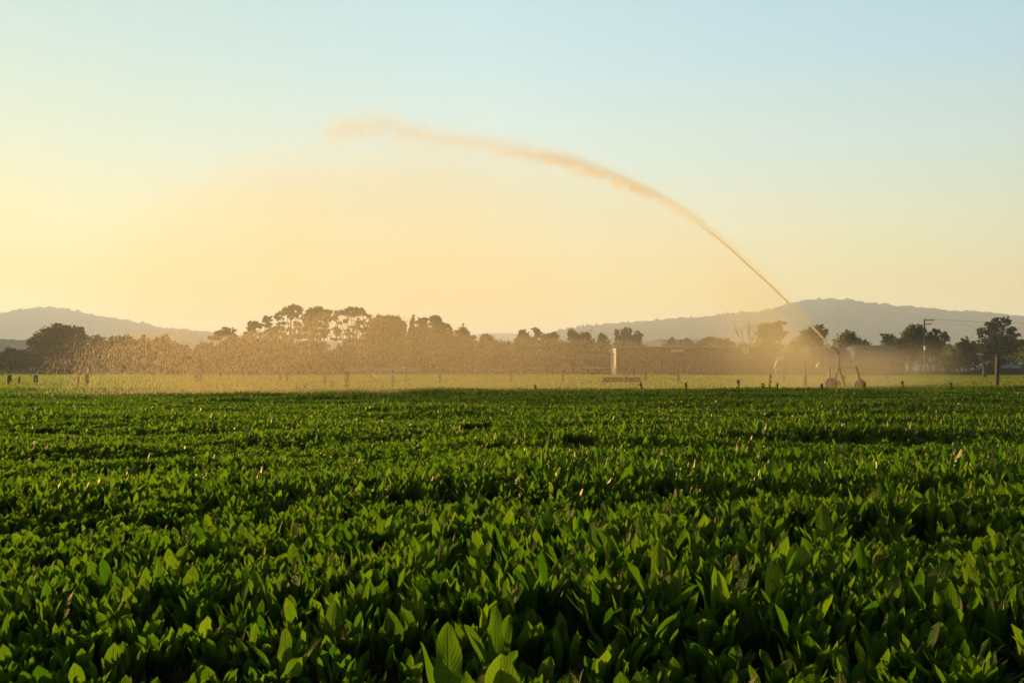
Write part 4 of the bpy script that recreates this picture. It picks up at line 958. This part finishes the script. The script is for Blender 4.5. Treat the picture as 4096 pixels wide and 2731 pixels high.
# ------------------------------------------------------------------ travelling irrigator
IY = 60.0
ox = P(3356, 0, IY).x; root = empty('travelling_irrigator', (ox, IY, 0)); tag(root, 'wheeled big-gun irrigator throwing a long jet of water to the left', 'irrigator')
def L_(px, py, dy=0.0): p = P(px, py, IY + dy); return Vector((p.x - ox, dy, p.z))
def wheel(px, r_, dy, top):
    c = L_(px, top, dy); c.z = r_; c.z = c.z if c.z > 0 else r_
    zc = L_(px, top, dy).z - r_
    y0 = dy; cx = c.x; ang = 14
    mb = MB(); n_ = 28; vs = []; fs = []
    prof = [(r_ * .80, -.10), (r_ * .95, -.105), (r_, -.07), (r_ * 1.0, .07), (r_ * .95, .105), (r_ * .80, .10)]
    for i in range(n_):
        a = 2 * math.pi * i / n_; lug = 1 + (.018 if i % 2 else 0)
        for (rr, yy) in prof: vs.append((cx + rr * (lug if rr > r_ * .9 else 1) * math.cos(a), y0 + yy, zc + rr * (lug if rr > r_ * .9 else 1) * math.sin(a)))
    k = len(prof)
    for i in range(n_):
        for j in range(k): fs.append((i * k + j, ((i + 1) % n_) * k + j, ((i + 1) % n_) * k + (j + 1) % k, i * k + (j + 1) % k))
    w_ = mb.add(vs, fs).build('wheel', M['rubber'], root, False)
    d = MB(); d.tube([(cx, y0 - .03, zc), (cx, y0 + .03, zc)], r_ * .80, 28); d.build('rim', M['rust'], w_)
    d = MB(); d.tube([(cx, y0 - .13, zc), (cx, y0 + .13, zc)], r_ * .16, 12); d.build('hub', M['steel'], w_)
    return Vector((cx, y0, zc))
w1 = wheel(3323, .37, -0.3, 1512); w2 = wheel(3441, .345, 1.4, 1516); w3 = wheel(3338, .36, 2.2, 1514)
fz = L_(3356, 1467).z
A, B, Cc, D = L_(3316, 1467, -.2), L_(3424, 1467, -.1), L_(3424, 1467, 1.6), L_(3316, 1467, 2.2)
fr = MB()
for a, b in ((A, B), (B, Cc), (Cc, D), (D, A), (L_(3356, 1467, -.2), L_(3356, 1467, 2.0))): fr.tube([a, b], .016, 8)
fr.build('frame', M['steel'], root, True)
for a, b, rr in ((A, w1 + Vector((.0, .14, .0)), .075), (L_(3356, 1467, -.2), w1 + Vector((.1, -.14, 0)), .06), (B, w2 + Vector((0, -.14, 0)), .08), (D, w3 + Vector((0, .14, 0)), .06), (Cc, w2 + Vector((0, .14, 0)), .06)):
    m_ = a.lerp(b, .5) + Vector((.05 if a.x < 0.2 and a.x > -.2 else 0, 0, 0)); MB().tube([a, m_, b], [rr * .8, rr, rr * 1.1], 8).build('leg', M['rust'], root, True)
rz_ = [L_(3355, 1467), L_(3355, 1440), L_(3356, 1420), L_(3353, 1410)]
MB().tube(rz_, [.06, .055, .055, .06], 10).build('riser_pipe', M['rust'], root, True)
for q in (1462, 1440, 1424):
    c_ = L_(3355.5, q); MB().tube([c_ - Vector((0, 0, .03)), c_ + Vector((0, 0, .03))], .10, 12).build('flange', M['rust'], root)
gun = MB().tube([L_(3356, 1411), L_(3350, 1407), L_(3338, 1396), L_(3327, 1389.5)], [.12, .125, .09, .055], 12).build('gun_barrel', M['rust'], root, True)
MB().tube([L_(3328, 1390), L_(3323.5, 1386.5)], [.075, .045], 12).build('nozzle', M['steel'], gun, True)
MB().tube([L_(3327, 1390), L_(3321, 1390), L_(3320, 1395), L_(3323, 1397)], .03, 6).build('drive_arm', M['steel'], gun, True)
MB().box(L_(3342, 1403), (.2, .14, .10), bev=.02).build('counterweight', M['steel'], gun)
hs = MB(); hs.tube([L_(3356, 1467), L_(3362, 1490, .2), L_(3368, 1508, .4), L_(3375, 1530, .6) , Vector((1.2, 3, .08)), Vector((6, 9, .06)), Vector((14, 16, .05))], .05, 8); hs.build('hose', M['rubber'], root, True)
MB().tube([L_(3362, 1508, -.1), L_(3372, 1503, 0), L_(3380, 1510, .1), L_(3372, 1514, 0), L_(3362, 1508, -.1)], .045, 6).build('winch', M['rust'], root, True)
MB().tube([L_(3375, 1512), L_(3388, 1542)], .015, 5).build('stay', M['steel'], root)
MB().tube([L_(3348, 1530, -.3), L_(3363, 1530, -.3), L_(3364, 1541, -.3)], .03, 6).build('drawbar', M['rust'], root, True)

# ------------------------------------------------------------------ the water
JET = [(3325, 1388), (3260, 1318), (3200, 1260), (3150, 1208), (3080, 1140), (3000, 1068), (2930, 1003), (2860, 944), (2780, 885), (2700, 832), (2620, 790), (2540, 754), (2460, 722), (2380, 690), (2300, 664), (2220, 645), (2140, 625),
       (2060, 605), (1980, 590), (1900, 578), (1820, 566), (1740, 556), (1660, 540), (1600, 518), (1550, 500), (1480, 496), (1420, 506), (1360, 520), (1320, 524)]
def jet_depth(px): return 47.0 + (IY - 47.0) * (px - 1320) / (3325 - 1320)
J = [P(a, b, jet_depth(a)) for a, b in JET]
# the narrow solid part of the jet at the nozzle
M['drops'] = None
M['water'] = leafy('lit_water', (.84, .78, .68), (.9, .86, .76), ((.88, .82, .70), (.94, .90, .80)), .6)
n1 = 9
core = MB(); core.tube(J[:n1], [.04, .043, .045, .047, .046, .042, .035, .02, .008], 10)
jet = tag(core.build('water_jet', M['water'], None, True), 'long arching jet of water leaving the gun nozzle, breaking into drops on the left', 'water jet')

# spray: one volume, its density following the curve of the jet and the curtain that falls from it
jx = np.array([p.x for p in J]); jz = np.array([p.z for p in J]); jy = np.array([p.y for p in J])
XA, XB = -22.0, float(jx[0]) + 10.0
ZM = 16.0
slope_y = (jy[0] - jy[-1]) / (jx[0] - jx[-1]); y_at = lambda x: jy[-1] + (x - jx[-1]) * slope_y
def spray():
    m = mat_new('spray_volume'); n = N(m)
    tc = n.new('ShaderNodeTexCoord'); sp = n.new('ShaderNodeSeparateXYZ', i_0=tc.outputs['Object'])
    x, y, z = sp.outputs
    t = n.math('DIVIDE', n.math('SUBTRACT', x, XA), XB - XA, clamp=True)
    def curve(pts):   # pts: (x, value 0..1)
        c = n.t.nodes.new('ShaderNodeFloatCurve'); cv = c.mapping.curves[0]
        pts = sorted(pts); pts = [((a - XA) / (XB - XA), b) for a, b in pts]
        cv.points[0].location = pts[0]; cv.points[1].location = pts[-1]
        for p_ in pts[1:-1]: cv.points.new(*p_)
        for q in cv.points: q.handle_type = 'VECTOR'
        c.mapping.update(); n.put(c.inputs['Value'], t); return c.outputs[0]
    order = np.argsort(jx)
    sel = [i for k, i in enumerate(order) if k % 2 == 0 or k in (len(order) - 1,)]
    zc = n.math('MULTIPLY', curve([(XA, jz[order[0]] / ZM)] + [(float(jx[i]), float(jz[i]) / ZM) for i in sel] + [(XB, 2.0 / ZM)]), ZM)
    nz = n.noise(1.5, 5, .65, tc.outputs['Object']); mpz = n.new('ShaderNodeMapping', i_0=tc.outputs['Object']); mpz.inputs['Scale'].default_value = (1.3, 1, .38); nz2 = n.noise(.33, 5, .6, mpz.outputs[0])
    yc = n.math('ADD', n.math('MULTIPLY', x, slope_y), jy[-1] - jx[-1] * slope_y)
    dy = n.math('SUBTRACT', y, yc)
    dz = n.math('SUBTRACT', z, zc)
    warp = n.math('MULTIPLY', n.math('MULTIPLY', n.math('SUBTRACT', nz.outputs[0], .5), 2.4), curve([(XA, 1), (jx[-1], 1), (-2, 1), (8, .6), (16, .16), (float(jx[0]), 0), (XB, 0)]))
    dzw = n.math('ADD', dz, warp)
    gauss = lambda d, w: n.math('POWER', 2.718, n.math('MULTIPLY', n.math('POWER', n.math('DIVIDE', d, w), 2.0), -1.0))
    # core of the jet
    wj = curve([(XA, .5), (jx[-1], .5), (-4, .42), (4, .36), (10, .25), (15, .14), (float(jx[0]), .06), (XB, .06)])
    aj = curve([(XA, 0), (jx[-1] - .6, 0), (jx[-1] + .5, .42), (-5, .30), (0, .40), (3, .8), (8, .9), (12, .75), (17, .8), (float(jx[0]) - .1, 1), (float(jx[0]) + .05, 0), (XB, 0)])
    tear = n.ramp(nz.outputs[0], [(.38, (0, 0, 0)), (.58, (1, 1, 1))]).outputs[0]
    tearmix = n.math('ADD', n.math('MULTIPLY', tear, curve([(XA, .9), (4, .75), (12, .4), (float(jx[0]), 0), (XB, 0)])), curve([(XA, .1), (4, .25), (12, .6), (float(jx[0]), 1), (XB, 1)]))
    core = n.math('MULTIPLY', n.math('MULTIPLY', gauss(dzw, wj), gauss(dy, n.math('MULTIPLY', wj, 1.6))), n.math('MULTIPLY', n.math('MULTIPLY', aj, tearmix), .30))
    # skirt falling just beneath it
    below = n.math('DIVIDE', n.math('MULTIPLY', dzw, -1.0), 1.0)
    on = n.new('ShaderNodeMapRange', interpolation_type='SMOOTHSTEP', i_0=below); n.put(on.inputs[1], -.35); n.put(on.inputs[2], .35)
    fall = n.math('POWER', 2.718, n.math('MULTIPLY', n.math('MAXIMUM', below, 0.0), -.75))
    ysk = gauss(dy, 1.2)
    askirt = curve([(XA, 0), (jx[-1], .35), (-4, .5), (6, .6), (12, .45), (18, .15), (float(jx[0]), 0), (XB, 0)])
    skirt = n.math('MULTIPLY', n.math('MULTIPLY', n.math('MULTIPLY', on.outputs[0], fall), n.math('MULTIPLY', ysk, askirt)), .085)
    # wide veil under the whole curve down to the grass
    ac = curve([(XA, 0), (-19, .2), (-15, .6), (-10, .9), (-2, .85), (4, .5), (11, .42), (13, .75), (15, .95), (19, 1.0), (21.5, 1.1), (XB - 1.5, .3), (XB, 0)])
    top = curve([(XA, .10), (-20, .25), (-17.5, .46), (-15, .64), (-12, .72), (-9, .74), (-5, .80), (0, .78)] + [(float(jx[i]), float(jz[i]) / ZM) for i in order if jx[i] > 2] + [(XB, .18)])
    topz = n.math('MULTIPLY', top, ZM)
    vz = n.new('ShaderNodeMapRange', interpolation_type='SMOOTHSTEP', i_0=n.math('SUBTRACT', topz, n.math('ADD', z, n.math('MULTIPLY', nz2.outputs[0], 1.2)))); n.put(vz.inputs[1], -1.2); n.put(vz.inputs[2], 1.8)
    low = n.new('ShaderNodeMapRange', interpolation_type='SMOOTHSTEP', i_0=z); n.put(low.inputs[1], 9.0); n.put(low.inputs[2], 0.0); n.put(low.inputs[3], .95); n.put(low.inputs[4], .9)
    gr = n.new('ShaderNodeMapRange', interpolation_type='SMOOTHSTEP', i_0=z); n.put(gr.inputs[1], 0.3); n.put(gr.inputs[2], 2.6); n.put(gr.inputs[3], .5); n.put(gr.inputs[4], 1.0)
    veil = n.math('MULTIPLY', n.math('MULTIPLY', n.math('MULTIPLY', ac, vz.outputs[0]), n.math('MULTIPLY', n.math('MULTIPLY', low.outputs[0], gr.outputs[0]), gauss(dy, 3.2))), n.math('MULTIPLY', n.math('ADD', nz2.outputs[0], .5), curve([(XA, .055), (-6, .052), (8, .045), (14, .07), (19, .11), (XB, .08)])))
    dens = n.math('MULTIPLY', n.math('ADD', n.math('MULTIPLY', core, 3.0), n.math('ADD', skirt, veil)), SPRAY_DENSITY)
    v = n.new('ShaderNodeVolumePrincipled'); n.put(v.inputs['Color'], n.mix(n.math('MULTIPLY', core, 14.0, clamp=True), (1, .81, .46, 1), (1, .77, .40, 1))); v.inputs['Anisotropy'].default_value = .12
    n.put(v.inputs['Density'], dens)
    o = n.new('ShaderNodeOutputMaterial'); n.put(o.inputs['Volume'], v.outputs[0])
    # hull: follows the curve
    mb = MB(); vs = []; fs = []; K = 26
    for i in range(K + 1):
        xx = XA + (XB - XA) * i / K
        zt = float(np.interp(xx, jx[order], jz[order])) if xx > jx[-1] else float(jz[-1]) * max(0.3, 1 - (jx[-1] - xx) / 16)
        zt = (zt if xx < jx[0] else 2.4) + 1.5; yy = y_at(xx)
        for (dy_, z_) in ((-6.5, .03), (6.5, .03), (6.5, zt), (-6.5, zt)): vs.append((xx, yy + dy_, z_))
    for i in range(K):
        for j in range(4): fs.append((i * 4 + j, i * 4 + (j + 1) % 4, i * 4 + 4 + (j + 1) % 4, i * 4 + 4 + j))
    fs.append((3, 2, 1, 0)); fs.append((K * 4, K * 4 + 1, K * 4 + 2, K * 4 + 3))
    o = mb.add(vs, fs).build('spray_mist', m)
    bm = bmesh.new(); bm.from_mesh(o.data); bmesh.ops.recalc_face_normals(bm, faces=bm.faces); bm.to_mesh(o.data); bm.free()
    tag(o, 'golden mist trailing from the arching water jet', None, None, 'stuff')
spray()

m = mat_new('jet_drop'); n = N(m)
t_ = n.new('ShaderNodeBsdfTranslucent', i_0=(1, .90, .62, 1)); d_ = n.new('ShaderNodeBsdfDiffuse', i_0=(1, .90, .62, 1)); c_ = n.new('ShaderNodeBsdfTransparent', i_0=(1, 1, 1, 1))
a_ = n.new('ShaderNodeMixShader', i_0=.5, i_1=t_.outputs[0], i_2=d_.outputs[0]); b_ = n.new('ShaderNodeMixShader', i_0=.86, i_1=a_.outputs[0], i_2=c_.outputs[0])
n.new('ShaderNodeOutputMaterial', i_0=b_.outputs[0]); M['jet_drops'] = m
# falling drops: half clear, half lit by the sun
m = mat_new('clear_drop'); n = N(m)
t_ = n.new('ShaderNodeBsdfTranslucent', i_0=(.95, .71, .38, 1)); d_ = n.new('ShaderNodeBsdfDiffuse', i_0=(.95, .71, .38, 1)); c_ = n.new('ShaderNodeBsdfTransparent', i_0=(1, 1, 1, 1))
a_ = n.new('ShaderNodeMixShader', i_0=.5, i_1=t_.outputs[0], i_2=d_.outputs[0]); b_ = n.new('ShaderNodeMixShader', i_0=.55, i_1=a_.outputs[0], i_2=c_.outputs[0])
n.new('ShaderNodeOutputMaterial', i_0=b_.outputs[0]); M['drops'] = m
r = np.random.RandomState(77)
def drops(n, seed):
    r = np.random.RandomState(seed)
    u = r.rand(n * 3)
    x = -19.5 + u * (24.5 + 19.5)
    prob = np.interp(x, [-19.5, -17.5, -15, -12, -7, 2, 5, 12, 22, 24.5], [.015, .25, .6, .75, 1, .8, .5, .4, .3, .05])
    x = x[r.rand(len(x)) < prob][:n]; n = len(x)
    top = np.interp(x, [-20, -18, -16, -13, -11, -9, -6, -4, -2, 1, 9, 13, 20, 24.5], [1.0, 2.4, 3.1, 2.8, 3.2, 4.1, 4.0, 3.7, 3.0, 3.0, 2.9, 3.3, 3.0, 2])
    z = .90 * top * np.minimum(r.rand(n) ** 1.1 * (1 + .10 * r.rand(n)), 1.08)
    y = y_at(x) + r.normal(0, 1.5, n)
    big = np.interp(x, [-20, -13, -6, 25], [1.0, .8, .5, .35]); L = r.uniform(.08, .26, n) * big; w = r.uniform(.003, .0068, n) * (big ** .5)
    lx = r.normal(-.10, .07, n) * L; ly = r.normal(0, .05, n) * L
    V = np.empty((n, 6, 3)); c = np.stack([x, y, z], 1)
    V[:, 0] = c; V[:, 5] = c + np.stack([-lx, ly, L], 1)
    m_ = c + np.stack([-lx * .3, ly * .3, L * .28], 1)
    for k in range(4):
        a = math.pi / 2 * k; V[:, 1 + k] = m_ + np.stack([np.cos(a) * w, np.sin(a) * w, w * 0], 1)
    tri = np.array([[0, 2, 1], [0, 3, 2], [0, 4, 3], [0, 1, 4], [5, 1, 2], [5, 2, 3], [5, 3, 4], [5, 4, 1]])
    Fc = (tri[None] + (np.arange(n) * 6)[:, None, None]).reshape(-1, 3)
    col = np.ones((n, 6, 4)); col[..., 0] = r.rand(n)[:, None]
    return V.reshape(-1, 3), Fc, col.reshape(-1, 4)
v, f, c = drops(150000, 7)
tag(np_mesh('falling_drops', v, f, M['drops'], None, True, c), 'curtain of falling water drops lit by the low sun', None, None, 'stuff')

# the jet breaks into clumps and strands of drops towards its far end
def jet_drops(n):
    r = np.random.RandomState(5); Jn = np.array([tuple(p) for p in J]); seg = np.linalg.norm(np.diff(Jn, axis=0), axis=1); s = np.concatenate([[0], np.cumsum(seg)])
    tot = s[-1]; u = r.uniform(.16, 1.0, n * 2)
    g = vnoise(u * tot, u * 0, 12, .55) * .55 + vnoise(u * tot, u * 0 + 5, 13, 1.7) * .45
    keep = r.rand(len(u)) < np.clip((g - .1) * 1.8, .2, 1) * np.interp(u, [.16, .3, .75, 1], [.25, .8, 1, .9]); u = u[keep][:n]; g = g[keep][:n]; n = len(u)
    p = np.stack([np.interp(u * tot, s, Jn[:, k]) for k in range(3)], 1)
    sig = np.interp(u, [.16, .35, .7, 1], [.05, .10, .22, .34]) * (0.6 + .8 * g)
    off = r.normal(size=(n, 3)) * sig[:, None]; off[:, 2] -= np.abs(r.normal(0, 1, n)) ** 2 * np.interp(u, [.16, .4, 1], [.02, .16, .45])
    off[:, 2] += (vnoise(u * tot, u * 0 + 9, 44, .9) - .5) * np.interp(u, [.2, .5, 1], [0, .2, .8])
    c = p + off; k = r.uniform(.005, .015, n); a = r.uniform(.5, 3.0, n) * k
    V = np.empty((n, 6, 3)); d = np.array([1, .3, -.35]); d = d / np.linalg.norm(d)
    V[:, 0] = c - d * a[:, None]; V[:, 5] = c + d * a[:, None]
    for q, (dx, dy, dz) in enumerate(((.3, 0, .95), (0, 1, 0), (-.3, 0, -.95), (0, -1, 0))): V[:, 1 + q] = c + np.array([dx, dy, dz]) * k[:, None]
    tri = np.array([[0, 2, 1], [0, 3, 2], [0, 4, 3], [0, 1, 4], [5, 1, 2], [5, 2, 3], [5, 3, 4], [5, 4, 1]])
    o = np_mesh('droplets', V.reshape(-1, 3), (tri[None] + (np.arange(n) * 6)[:, None, None]).reshape(-1, 3), M['jet_drops'], jet, True)
    return tag(o, 'ragged strands of drops along the far part of the jet', None, None, 'stuff')
jet_drops(7000)

# ------------------------------------------------------------------ haze
m = mat_new('haze_volume'); n = N(m)
v = n.new('ShaderNodeVolumePrincipled'); v.inputs['Color'].default_value = (.84, .90, .95, 1); v.inputs['Density'].default_value = HAZE_DENSITY; v.inputs['Anisotropy'].default_value = .12
o = n.new('ShaderNodeOutputMaterial'); n.put(o.inputs['Volume'], v.outputs[0])
o = MB().box((0, 2800, 110.5), (12400, 6400, 225)).build('haze', m)
tag(o, 'thin golden evening haze over the whole plain', None, None, 'stuff')
